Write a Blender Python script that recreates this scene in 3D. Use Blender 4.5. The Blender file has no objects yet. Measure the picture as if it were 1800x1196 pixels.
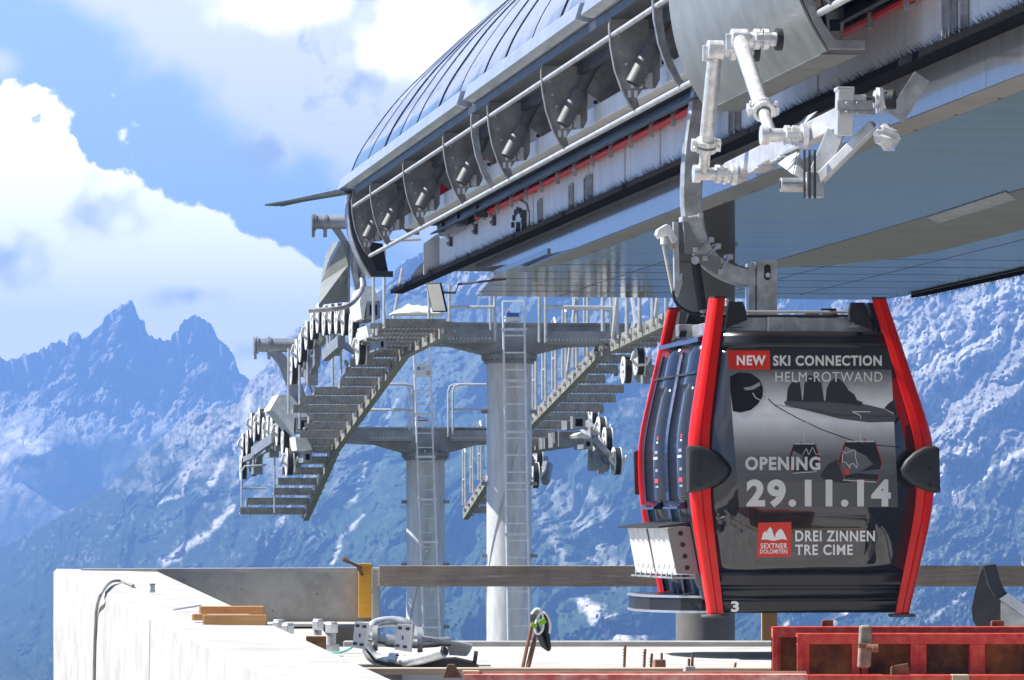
import bpy, math, random
import numpy as np
from mathutils import Vector, Matrix
random.seed(7)
SC = bpy.context.scene
# ---------------------------------------------------------------- camera, sky, sun, exposure
F = 8000.0            # focal length in photo pixels (1800 wide)
CX, HY = 900.0, 920.0 # principal column, horizon row
H = 0.95              # camera height over the concrete deck
cam = bpy.data.cameras.new('camera'); co = bpy.data.objects.new('camera', cam)
SC.collection.objects.link(co); SC.camera = co
co.location = (0, 0, H); co.rotation_euler = (math.pi/2, 0, 0)
cam.sensor_width = 36; cam.lens = F/1800*36
cam.shift_y = (HY-598)/1800
cam.clip_start = 0.5; cam.clip_end = 40000
SUN_EL, SUN_BACK = math.radians(49), math.radians(3)
sun = bpy.data.lights.new('sun', 'SUN'); so = bpy.data.objects.new('sun', sun); SC.collection.objects.link(so)
SUNDIR = Vector((-math.cos(SUN_EL)*math.cos(SUN_BACK), math.cos(SUN_EL)*math.sin(SUN_BACK), math.sin(SUN_EL)))
so.rotation_euler = SUNDIR.to_track_quat('Z', 'Y').to_euler()
sun.energy = 5.0; sun.angle = math.radians(0.5); sun.color = (1, .965, .91)
SC.view_settings.view_transform = 'Standard'; SC.view_settings.look = 'None'
SC.view_settings.exposure = 1.2; SC.view_settings.gamma = 1
try:
    SC.cycles.use_denoising = True
    SC.cycles.max_bounces = 8; SC.cycles.diffuse_bounces = 4; SC.cycles.glossy_bounces = 5; SC.cycles.volume_bounces = 0
    SC.cycles.sample_clamp_indirect = 6
except Exception: pass

class NT:
    """tiny helper to chain shader nodes"""
    def __init__(s, tree): s.t = tree; s.n = tree.nodes; s.l = tree.links
    def node(s, typ, **kw):
        n = s.n.new(typ)
        for k, v in kw.items(): setattr(n, k, v)
        return n
    def put(s, sock, v):
        if hasattr(v, 'is_output') or isinstance(v, bpy.types.NodeSocket): s.l.new(v, sock)
        else: sock.default_value = v
    def m(s, op, a, b=0.0, c=None, clamp=False):
        n = s.node('ShaderNodeMath', operation=op, use_clamp=clamp)
        s.put(n.inputs[0], a); s.put(n.inputs[1], b)
        if c is not None: s.put(n.inputs[2], c)
        return n.outputs[0]
    def step(s, v, lo, hi):
        n = s.node('ShaderNodeMapRange', interpolation_type='SMOOTHSTEP')
        s.put(n.inputs['Value'], v); n.inputs['From Min'].default_value = lo; n.inputs['From Max'].default_value = hi
        return n.outputs[0]
    def mix(s, f, a, b):
        n = s.node('ShaderNodeMix', data_type='RGBA')
        s.put(n.inputs[0], f); s.put(n.inputs[6], a); s.put(n.inputs[7], b)
        return n.outputs[2]
    def noise(s, vec, scale, detail=4, rough=.55, dist=0.0):
        n = s.node('ShaderNodeTexNoise'); n.inputs['Scale'].default_value = scale
        n.inputs['Detail'].default_value = detail; n.inputs['Roughness'].default_value = rough
        n.inputs['Distortion'].default_value = dist
        if vec is not None: s.l.new(vec, n.inputs['Vector'])
        return n.outputs['Fac']

world = bpy.data.worlds.new('World'); SC.world = world; world.use_nodes = True
w = NT(world.node_tree); w.n.clear()
sky = w.node('ShaderNodeTexSky', sky_type='NISHITA'); sky.sun_disc = False
sky.sun_elevation = SUN_EL; sky.sun_rotation = math.atan2(SUNDIR.x, SUNDIR.y)
sky.altitude = 1900; sky.air_density = 1.0; sky.dust_density = .4; sky.ozone_density = 1.5
tc = w.node('ShaderNodeTexCoord'); sep = w.node('ShaderNodeSeparateXYZ'); w.l.new(tc.outputs['Generated'], sep.inputs[0])
X, Y_, Z = sep.outputs
ys = w.m('MAXIMUM', Y_, .2)
U = w.m('MULTIPLY_ADD', w.m('DIVIDE', X, ys), 8.0, .9)      # tangent-plane angles of the valley view, thousandths
V = w.m('SUBTRACT', .92, w.m('MULTIPLY', w.m('DIVIDE', Z, ys), 8.0))
uv = w.node('ShaderNodeCombineXYZ'); w.l.new(U, uv.inputs[0]); w.l.new(V, uv.inputs[1])
big = w.noise(uv.outputs[0], 5.0, 8, .6); puff = w.noise(uv.outputs[0], 14.0, 6, .55); soft = w.noise(uv.outputs[0], 2.6, 6, .6, .4)
vor = w.node('ShaderNodeTexVoronoi', feature='SMOOTH_F1'); vor.inputs['Scale'].default_value = 24; vor.inputs['Smoothness'].default_value = .35; w.l.new(uv.outputs[0], vor.inputs['Vector'])
lobe = w.m('SUBTRACT', vor.outputs['Distance'], .42)
def blob(cx, cy, rx, ry):
    dx = w.m('DIVIDE', w.m('SUBTRACT', U, cx), rx); dy = w.m('DIVIDE', w.m('SUBTRACT', V, cy), ry)
    d2 = w.m('ADD', w.m('MULTIPLY', dx, dx), w.m('MULTIPLY', dy, dy))
    return w.m('SUBTRACT', 1.0, w.m('SQRT', d2))
nzA = w.m('ADD', w.m('MULTIPLY', w.m('SUBTRACT', big, .5), .16), w.m('SUBTRACT', w.m('MULTIPLY', w.m('SUBTRACT', puff, .5), .09), w.m('MULTIPLY', lobe, .03)))
lineA = w.m('SUBTRACT', V, w.m('MULTIPLY_ADD', U, .53, .165))
hump = w.m('MULTIPLY', blob(.222, .252, .03, .036), .03)
lineA = w.m('MAXIMUM', lineA, hump)
lineA = w.m('MAXIMUM', lineA, w.m('MULTIPLY', blob(.02, .185, .12, .05), .04))
dA = w.step(w.m('ADD', lineA, nzA), -.002, .012)
lineB = w.m('SUBTRACT', w.m('MULTIPLY_ADD', U, .66, -.035), V)
nzB = w.m('ADD', w.m('MULTIPLY', w.m('SUBTRACT', soft, .5), .22), w.m('MULTIPLY', w.m('SUBTRACT', big, .5), .2))
dB = w.step(w.m('ADD', lineB, nzB), -.03, .075)
dC = w.step(w.m('ADD', w.m('MULTIPLY', blob(-.01, .115, .06, .04), .05), w.m('MULTIPLY', nzA, .3)), -.005, .05)
front = w.m('MAXIMUM', w.m('MAXIMUM', dA, dB), dC)
gen = w.noise(tc.outputs['Generated'], 2.2, 7, .6, .3)
genm = w.m('MULTIPLY', w.step(gen, .55, .70), w.m('SUBTRACT', 1.0, w.m('MULTIPLY', w.step(Y_, .6, .85), w.step(X, -.02, .04))))
isf = w.m('MULTIPLY', w.step(Y_, .90, .94), w.m('MULTIPLY', w.step(w.m('ADD', U, w.m('MULTIPLY', w.m('SUBTRACT', soft, .5), 1.2)), -1.1, -.45), w.m('SUBTRACT', 1.0, w.step(w.m('ADD', U, w.m('MULTIPLY', w.m('SUBTRACT', soft, .5), .9)), .98, 1.22))))
dens = w.m('ADD', w.m('MULTIPLY', front, isf), w.m('MULTIPLY', genm, w.m('SUBTRACT', 1.0, isf)))
# thicker parts of the clouds turn lavender grey
shB = w.step(w.m('ADD', w.m('MULTIPLY', w.m('SUBTRACT', soft, .5), 1.5), w.m('MULTIPLY', w.m('SUBTRACT', big, .5), 1.0)), -.25, .25)
lit = w.m('MAXIMUM', w.step(w.m('ADD', blob(.74, .06, .17, .11), w.m('MULTIPLY', nzA, 8.0)), .0, .75), w.step(w.m('ADD', blob(.50, .0, .17, .08), w.m('MULTIPLY', nzA, 8.0)), .0, .75))
shB = w.m('MULTIPLY', w.m('MAXIMUM', shB, .70), w.m('SUBTRACT', 1.0, lit))
gA = w.m('MAXIMUM', w.m('MAXIMUM', blob(.18, .37, .16, .1), blob(.03, .45, .14, .09)), w.m('MAXIMUM', blob(.32, .52, .12, .035), blob(.46, .62, .1, .05)))
shA = w.m('MULTIPLY', w.step(w.m('ADD', gA, w.m('MULTIPLY', w.m('ADD', nzA, w.m('MULTIPLY', lobe, .12)), 6.0)), .30, 1.3), .9)
shade = w.mix(dA, shB, shA) if False else w.m('ADD', w.m('MULTIPLY', shA, dA), w.m('MULTIPLY', shB, w.m('SUBTRACT', 1.0, dA)))
ccol = w.mix(shade, (27.0, 25.5, 24.5, 1), (6.6, 6.9, 7.9, 1))
ccol = w.mix(isf, (6.5, 6.6, 7.0, 1), ccol)
skyt = w.mix(.62, sky.outputs[0], w.mix(isf, (2.2, 3.3, 5.0, 1), (7.0, 9.9, 12.0, 1)))
out = w.mix(dens, skyt, ccol)
bg = w.node('ShaderNodeBackground'); w.l.new(out, bg.inputs[0]); bg.inputs[1].default_value = .05
wo = w.node('ShaderNodeOutputWorld'); w.l.new(bg.outputs[0], wo.inputs[0])

# ---------------------------------------------------------------- coordinates
TH = math.atan2(1120, F)
RX, RY = math.cos(TH), math.sin(TH)        # lateral axis of the station (to the right)
DX, DY = -math.sin(TH), math.cos(TH)       # its long axis (away from the camera)
UNIT = 1.0            # metres per length unit of the part being built
def P(px, py, Y): Y = Y*UNIT; return Vector(((px-CX)*Y/F, Y, (HY-py)*Y/F+H))
def S(a, l, z): return Vector((l*RX+a*DX, l*RY+a*DY, z))*UNIT+Vector((0, 0, H))     # station axes, z from eye level
def Yl(px, l): return l/((px-CX)/F*RX+RY)                       # distance where a sight column meets the plane l
def al(px, l): Y = Yl(px, l); return Y*((px-CX)/F*DX+DY)
def zl(px, py, l): return (HY-py)*Yl(px, l)/F
def Pl(px, py, l): return P(px, py, Yl(px, l))
def deckY(py): return H*F/(py-HY)                                # distance of a point of the deck
RV, DV, ZV = Vector((RX, RY, 0)), Vector((DX, DY, 0)), Vector((0, 0, 1))

# ---------------------------------------------------------------- materials
MATS = {}
def mat(name, col, rough=.5, metal=0.0, var=.12, scale=6.0, bump=0.0, bscale=40.0, coat=0.0, spec=.5, col2=None, stretch=None, emit=None):
    if name in MATS: return MATS[name]
    m = bpy.data.materials.new(name); m.use_nodes = True; t = NT(m.node_tree)
    b = t.n['Principled BSDF']; b.inputs['Roughness'].default_value = rough; b.inputs['Metallic'].default_value = metal
    b.inputs['Coat Weight'].default_value = coat; b.inputs['Coat Roughness'].default_value = .05
    b.inputs['Specular IOR Level'].default_value = spec
    c = t.node('ShaderNodeTexCoord').outputs['Object']
    if stretch:
        mp = t.node('ShaderNodeMapping'); mp.inputs['Scale'].default_value = stretch; t.l.new(c, mp.inputs[0]); c = mp.outputs[0]
    n = t.noise(c, scale, 5, .6)
    d = col2 or tuple(x*(1-2*var) for x in col); e = col if col2 else tuple(min(1, x*(1+var)) for x in col)
    t.l.new(t.mix(t.step(n, .3, .7), (*d, 1), (*e, 1)), b.inputs['Base Color'])
    n2 = t.noise(c, scale*4, 3, .6)
    t.l.new(t.m('ADD', t.m('MULTIPLY', t.m('SUBTRACT', n2, .5), .25*min(rough, .6)), rough, clamp=True), b.inputs['Roughness'])
    if bump:
        bn = t.node('ShaderNodeBump'); bn.inputs['Strength'].default_value = 1.0; bn.inputs['Distance'].default_value = bump
        t.l.new(t.noise(c, bscale, 4, .6), bn.inputs['Height']); t.l.new(bn.outputs[0], b.inputs['Normal'])
    if emit: b.inputs['Emission Color'].default_value = (*emit, 1); b.inputs['Emission Strength'].default_value = 1
    MATS[name] = m; return m

# ---------------------------------------------------------------- mesh builder
class MB:
    def __init__(s): s.v = []; s.f = []; s.mi = []; s.cur = 0
    def use(s, i): s.cur = i; return s
    def add(s, vs, fs):
        o = len(s.v); s.v += [Vector(v) for v in vs]; s.f += [tuple(i+o for i in f) for f in fs]; s.mi += [s.cur]*len(fs); return s
    def obox(s, c, ux, uy, uz):      # half-axis vectors
        c, ux, uy, uz = Vector(c), Vector(ux), Vector(uy), Vector(uz)
        vs = [c+i*ux+j*uy+k*uz for k in (-1, 1) for j in (-1, 1) for i in (-1, 1)]
        fs = [(0,2,3,1), (4,5,7,6), (0,1,5,4), (2,6,7,3), (0,4,6,2), (1,3,7,5)]
        if ux.cross(uy).dot(uz) < 0: fs = [f[::-1] for f in fs]
        return s.add(vs, fs)
    def sbox(s, a0, a1, l0, l1, z0, z1):   # box in station axes
        return s.obox(S((a0+a1)/2, (l0+l1)/2, (z0+z1)/2), RV*abs(l1-l0)/2, DV*abs(a1-a0)/2, ZV*abs(z1-z0)/2)
    def bar(s, p0, p1, w, h, up=(0, 0, 1)):
        p0, p1 = Vector(p0), Vector(p1); d = (p1-p0); u = d.normalized()
        x = u.cross(Vector(up))
        if x.length < 1e-4: x = u.cross(Vector((1, 0, 0)))
        x.normalize(); y = x.cross(u)
        return s.obox((p0+p1)/2, x*w/2, d/2, y*h/2)
    def tube(s, p0, p1, r, r1=None, n=12, caps=True):
        return s.path([p0, p1], [r, r if r1 is None else r1], n, caps)
    def path(s, pts, r, n=10, caps=True):
        pts = [Vector(p) for p in pts]; m = len(pts)
        if not isinstance(r, (list, tuple)): r = [r]*m
        prev = None; rings = []
        for i, p in enumerate(pts):
            t = (pts[min(i+1, m-1)]-pts[max(i-1, 0)])
            if t.length < 1e-9: t = Vector((0, 0, 1))
            t.normalize()
            if prev is None:
                a = Vector((0, 0, 1)) if abs(t.z) < .9 else Vector((1, 0, 0)); x = t.cross(a).normalized()
            else: x = (prev - t*prev.dot(t)).normalized()
            prev = x; y = t.cross(x)
            rings.append([p + (x*math.cos(2*math.pi*k/n) + y*math.sin(2*math.pi*k/n))*r[i] for k in range(n)])
        vs = [v for q in rings for v in q]; fs = []
        for i in range(m-1):
            for k in range(n):
                k2 = (k+1) % n; fs.append((i*n+k, i*n+k2, (i+1)*n+k2, (i+1)*n+k))
        if caps: fs += [tuple(range(n))[::-1], tuple((m-1)*n+k for k in range(n))]
        return s.add(vs, fs)
    def ring(s, c, axis, r0, r1, w, n=24):       # flat annulus with thickness w along axis
        c, ax = Vector(c), Vector(axis).normalized()
        a = Vector((0, 0, 1)) if abs(ax.z) < .9 else Vector((1, 0, 0)); x = ax.cross(a).normalized(); y = ax.cross(x)
        vs = []
        for r, o in ((r0, -w/2), (r1, -w/2), (r1, w/2), (r0, w/2)):
            vs += [c + ax*o + (x*math.cos(2*math.pi*k/n)+y*math.sin(2*math.pi*k/n))*r for k in range(n)]
        fs = []
        for q in range(4):
            for k in range(n): fs.append((q*n+k, q*n+(k+1) % n, ((q+1) % 4)*n+(k+1) % n, ((q+1) % 4)*n+k))
        return s.add(vs, fs)
    def prism(s, pts, off):          # polygon extruded by a vector
        pts = [Vector(p) for p in pts]; n = len(pts); off = Vector(off)
        nn = Vector((0, 0, 0))
        for i in range(n): nn += pts[i].cross(pts[(i+1) % n])
        vs = pts + [p+off for p in pts]
        fs = [tuple(range(n))[::-1], tuple(range(n, 2*n))] + [(i, (i+1) % n, n+(i+1) % n, n+i) for i in range(n)]
        if nn.dot(off) < 0: fs = [f[::-1] for f in fs]
        return s.add(vs, fs)
    def loft(s, secs, closed=True, caps=True):
        n = len(secs[0]); vs = [v for q in secs for v in q]; fs = []
        for i in range(len(secs)-1):
            for k in range(n if closed else n-1):
                k2 = (k+1) % n; fs.append((i*n+k, i*n+k2, (i+1)*n+k2, (i+1)*n+k))
        if caps: fs += [tuple(range(n))[::-1], tuple((len(secs)-1)*n+k for k in range(n))]
        return s.add(vs, fs)
    def grid(s, rows):
        n = len(rows[0]); vs = [v for r in rows for v in r]
        return s.add(vs, [(i*n+k, i*n+k+1, (i+1)*n+k+1, (i+1)*n+k) for i in range(len(rows)-1) for k in range(n-1)])
    def build(s, name, m, parent=None, smooth=False, bevel=0.0, thick=0.0, root=None, recalc=False):
        me = bpy.data.meshes.new(name)
        org = root_of(parent) if parent is not None else (Vector(root) if root is not None else Vector((0, 0, 0)))
        me.from_pydata([v-org for v in s.v], [], s.f); me.update()
        o = bpy.data.objects.new(name, me); SC.collection.objects.link(o)
        if parent is not None: o.parent = parent
        else: o.location = org
        for q in (m if isinstance(m, (list, tuple)) else [m]): me.materials.append(q)
        if any(s.mi): me.polygons.foreach_set('material_index', s.mi)
        if recalc:
            import bmesh
            bm = bmesh.new(); bm.from_mesh(me); bmesh.ops.recalc_face_normals(bm, faces=bm.faces); bm.to_mesh(me); bm.free()
        if smooth:
            me.polygons.foreach_set('use_smooth', [True]*len(me.polygons))
            me.set_sharp_from_angle(angle=math.radians(38))
        if bevel:
            b = o.modifiers.new('bevel', 'BEVEL'); b.width = bevel; b.segments = 2; b.limit_method = 'ANGLE'
        return o
def root_of(o):
    while o.parent is not None: o = o.parent
    return Vector(o.location)
def tag(o, label=None, cat=None, group=None, kind=None):
    if label: o['label'] = label
    if cat: o['category'] = cat
    if group: o['group'] = group
    if kind: o['kind'] = kind
    return o
def empty(name, loc, label, cat, group=None):
    o = bpy.data.objects.new(name, None); SC.collection.objects.link(o); o.location = loc; o.empty_display_size = .2
    return tag(o, label, cat, group)
def interp(x, pts):
    return float(np.interp(x, [p[0] for p in pts], [p[1] for p in pts]))
def arc(c, r, a0, a1, n, ux, uy):
    return [Vector(c)+Vector(ux)*(r*math.cos(math.radians(a0+(a1-a0)*i/n)))+Vector(uy)*(r*math.sin(math.radians(a0+(a1-a0)*i/n))) for i in range(n+1)]
def smooth_pts(pts, k=6):       # Catmull-Rom
    pts = [Vector(p) for p in pts]; q = [pts[0]]+pts+[pts[-1]]; o = []
    for i in range(1, len(q)-2):
        for j in range(k):
            t = j/k; a, b, c, d = q[i-1], q[i], q[i+1], q[i+2]
            o.append(.5*((2*b)+(c-a)*t+(2*a-5*b+4*c-d)*t*t+(3*b-a-3*c+d)*t**3))
    return o+[pts[-1]]
# ================================================================ TERRAIN
rng = np.random.RandomState(11)
PERM = rng.permutation(512); PERM = np.concatenate([PERM, PERM, PERM])
GR = rng.uniform(-1, 1, (512, 2)); GR /= np.linalg.norm(GR, axis=1)[:, None]
def perlin(x, y):
    xi = np.floor(x).astype(int); yi = np.floor(y).astype(int); xf = x-xi; yf = y-yi
    u = xf*xf*xf*(xf*(xf*6-15)+10); v = yf*yf*yf*(yf*(yf*6-15)+10)
    def g(ix, iy, dx, dy):
        h = PERM[(PERM[ix & 511]+iy) & 511]; return GR[h, 0]*dx+GR[h, 1]*dy
    a = g(xi, yi, xf, yf); b = g(xi+1, yi, xf-1, yf); c = g(xi, yi+1, xf, yf-1); d = g(xi+1, yi+1, xf-1, yf-1)
    return (a+(b-a)*u+(c-a)*v+(a-b-c+d)*u*v)*1.5
def fbm(x, y, o=5, g=.5):
    s = 0; A = 1.0
    for i in range(o): s = s+A*perlin(x*2**i+17*i, y*2**i+31*i); A *= g
    return s
def ridged(x, y, o=5, g=.55):
    s = 0; A = 1.0
    for i in range(o): s = s+A*(1-np.abs(perlin(x*2**i+57*i, y*2**i+13*i))*2); A *= g
    return s
def sst(x, a, b):
    t = np.clip((x-a)/(b-a), 0, 1); return t*t*(3-2*t)
def streak(PX, PY, pts, w0, w1):     # 1 inside a tapering band along a polyline (angles in photo-pixel units)
    out = np.zeros_like(PX)
    n = len(pts)-1
    wob = fbm(PX/22, PY/22, 4)*.7
    for i in range(n):
        (x0, y0), (x1, y1) = pts[i], pts[i+1]
        L2 = (x1-x0)**2+(y1-y0)**2
        t = np.clip(((PX-x0)*(x1-x0)+(PY-y0)*(y1-y0))/L2, 0, 1)
        d = np.hypot(PX-x0-t*(x1-x0), PY-y0-t*(y1-y0)); w = w0+(w1-w0)*(i+t)/n
        out = np.maximum(out, np.clip(1.2-d/w+wob, 0, 1))
    return out
def terrain(name, ridge, pxs, nrow, y0, y1, pybot, disp, colfn, material, rough_ridge=0.0, back=True):
    px = np.concatenate([np.linspace(-4200, pxs[0], 160)[:-1], np.linspace(*pxs), np.linspace(pxs[1], 6200, 240)[1:]]); t = np.linspace(0, 1, nrow)
    rp = np.interp(px, [p[0] for p in ridge], [p[1] for p in ridge])
    if rough_ridge: rp = rp + rough_ridge*fbm(px/9.0, px*0+3.3, 4) + rough_ridge*.6*fbm(px/45.0, px*0+8.3, 3)
    PX = np.repeat(px[None, :], nrow, 0)
    win = np.hanning(161); win /= win.sum(); step_ = (pxs[1]-pxs[0])/pxs[2]
    rs = np.convolve(np.pad(rp, 80, mode='edge'), win, mode='valid')
    PY = rs[None, :]+(pybot-rs[None, :])*t[:, None]+(rp-rs)[None, :]*((1-t)**4)[:, None]
    T = np.repeat(t[:, None], len(px), 1)
    Yd = y0+(y1-y0)*T + disp(PX, PY, T)*np.minimum(1, T*25+.15)
    Xw = (PX-CX)*Yd/F; Zw = (HY-PY)*Yd/F+H
    V = np.stack([Xw, Yd, Zw], -1)
    if back:    # far side of the crest, so that it is a solid ridge
        b = V[0].copy(); b[:, 1] += 350; b[:, 2] -= 500; V = np.concatenate([b[None], V]); PX = np.concatenate([PX[:1], PX]); PY = np.concatenate([PY[:1], PY]); T = np.concatenate([T[:1], T])
    r, c = V.shape[:2]
    idx = np.arange(r*c).reshape(r, c)
    faces = np.stack([idx[:-1, :-1], idx[1:, :-1], idx[1:, 1:], idx[:-1, 1:]], -1).reshape(-1, 4).astype(np.int32)
    me = bpy.data.meshes.new(name); nf = len(faces)
    me.vertices.add(r*c); me.vertices.foreach_set('co', V.reshape(-1).astype(np.float32))
    me.loops.add(nf*4); me.loops.foreach_set('vertex_index', faces.ravel())
    me.polygons.add(nf); me.polygons.foreach_set('loop_start', np.arange(0, nf*4, 4, dtype=np.int32)); me.update(calc_edges=True)
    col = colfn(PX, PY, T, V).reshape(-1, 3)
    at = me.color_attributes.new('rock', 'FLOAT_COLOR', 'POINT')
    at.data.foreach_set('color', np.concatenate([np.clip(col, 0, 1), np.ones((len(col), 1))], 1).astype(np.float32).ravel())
    me.materials.append(material); me.polygons.foreach_set('use_smooth', [True]*len(me.polygons))
    o = bpy.data.objects.new(name, me); SC.collection.objects.link(o); tag(o, kind='structure'); return o
def terrain_mat(name, sc):
    m = bpy.data.materials.new(name); m.use_nodes = True; t = NT(m.node_tree); b = t.n['Principled BSDF']
    b.inputs['Roughness'].default_value = .95; b.inputs['Specular IOR Level'].default_value = .1
    a = t.node('ShaderNodeAttribute', attribute_name='rock')
    c = t.node('ShaderNodeTexCoord').outputs['Object']
    n = t.noise(c, sc, 6, .7); n2 = t.noise(c, sc*6, 4, .7)
    n3 = t.noise(c, sc*22, 3, .7)
    mr = t.node('ShaderNodeMapRange'); t.l.new(t.m('ADD', t.m('ADD', n, n2), n3), mr.inputs['Value']); mr.inputs['From Min'].default_value = 1.2; mr.inputs['From Max'].default_value = 1.8; mr.inputs['To Min'].default_value = .3; mr.inputs['To Max'].default_value = 1.6
    f = mr.outputs[0]
    vm = t.node('ShaderNodeVectorMath', operation='SCALE'); t.l.new(a.outputs['Color'], vm.inputs[0]); t.l.new(f, vm.inputs['Scale'])
    t.l.new(vm.outputs[0], b.inputs['Base Color'])
    bn = t.node('ShaderNodeBump'); bn.inputs['Distance'].default_value = 4; bn.inputs['Strength'].default_value = .7
    t.l.new(t.m('ADD', t.m('MULTIPLY', n, .35), t.m('ADD', t.m('MULTIPLY', n2, .5), t.m('MULTIPLY', n3, .25))), bn.inputs['Height']); t.l.new(bn.outputs[0], b.inputs['Normal'])
    return m
ROCK = np.array([.36, .34, .32]); SCREE = np.array([.58, .56, .53]); WOOD = np.array([.026, .046, .024]); MEAD = np.array([.14, .17, .06])
def lerp(a, b, f): return a*(1-f[..., None])+b*f[..., None]

RIDGE_FAR = [(-4200,720),(-3000,600),(-2000,690),(-1300,590),(-700,700),(-300,620),(-60,640),(0,626),(10,634),(22,632),(35,626),(60,620),(78,610),(80,614),(92,603),(107,599),(118,608),(121,592),(128,586),(140,587),(144,598),(152,594),(165,580),(180,570),(182,560),(195,550),(205,545),(212,536),(220,533),(232,531),(238,540),(242,553),(245,562),(250,559),(254,562),(256,578),(262,590),(275,595),(288,598),(300,600),(302,590),(308,584),(314,582),(316,570),(330,560),(340,557),(350,556),(360,563),(368,570),(376,580),(380,592),(386,600),(396,604),(404,615),(412,630),(420,655),(430,662),(440,672),(520,700),(2400,760)]
def disp_far(PX, PY, T):
    cliff = 1-sst(PY, 690, 740)
    cliff = 1-sst(PY+30*fbm(PX/50, PY/50, 3), 650, 800)
    g = ridged(PX/48+PY/90, PY/85, 6)*110*cliff + fbm(PX/20, PY/24, 5)*80*cliff + fbm(PX/160+.4*PY/160, PY/260, 5)*110*(.35+.65*cliff)
    # moraine shelf
    g += -260*np.exp(-((PX-60)/80)**2-((PY-790)/45)**2)
    return g
def col_far(PX, PY, T, V):
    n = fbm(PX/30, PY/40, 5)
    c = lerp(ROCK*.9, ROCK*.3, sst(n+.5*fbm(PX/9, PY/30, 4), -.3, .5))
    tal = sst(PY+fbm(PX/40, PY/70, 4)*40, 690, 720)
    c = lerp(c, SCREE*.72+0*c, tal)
    c = lerp(c, WOOD*1.6, sst(PY+n*25, 755, 785)*sst(PX, 80, 130))
    c = lerp(c, SCREE*1.25, streak(PX, PY, [(20,765),(60,780),(95,820),(60,835)], 16, 22))
    c = lerp(c, SCREE*1.2, streak(PX, PY, [(0,800),(40,830),(110,838)], 8, 10))
    c = lerp(c, WOOD*1.5, streak(PX, PY, [(30,812),(75,818)], 7, 9))
    c = lerp(c, MEAD, streak(PX, PY, [(165,830),(215,812),(250,795)], 12, 12))
    c = lerp(c, SCREE*1.2, streak(PX, PY, [(95,905),(130,890)], 14, 10))
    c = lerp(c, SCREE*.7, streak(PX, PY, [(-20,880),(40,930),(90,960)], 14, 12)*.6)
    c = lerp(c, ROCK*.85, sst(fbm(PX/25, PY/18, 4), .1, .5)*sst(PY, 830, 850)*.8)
    c = lerp(c, WOOD*1.5, sst(PY+n*30, 850, 900)*.8)
    return c
RIDGE_NEAR = [(-4200,1290),(-900,1200),(-400,1130),(-50,985),(0,965),(45,942),(110,905),(200,848),(250,800),(290,765),(330,735),(345,726),(380,719),(420,710),(428,692),(440,668),(455,657),(470,640),(490,612),(503,595),(515,580),(530,575),(545,570),(600,545),(640,530),(667,514),(690,490),(700,464),(715,456),(740,446),(800,430),(900,400),(1100,395),(1400,400),(1560,430),(1700,405),(1800,380),(2400,300),(2800,330),(3400,280),(4200,420),(5000,380),(6200,520)]
def disp_near(PX, PY, T):
    s = PX+.75*PY; q = PY-.5*PX
    wx = fbm(PX/170, PY/170, 3)*60
    s = s+wx
    rough = .8
    g = ridged(s/260, q/560, 6)*95 + ridged(s/80+2, q/150, 5)*26*(.3+sst(fbm(PX/200, PY/150, 3), -.3, .5)) + fbm(PX/50, PY/44, 5)*30*rough + fbm(PX/10, PY/10, 3)*7*rough
    right = sst(PX, 1350, 1560)
    g = g + right*(ridged(PX/26+PY/60, PY/34, 5)*16+fbm(PX/8, PY/9, 3)*9-12)
    return g-90
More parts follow.
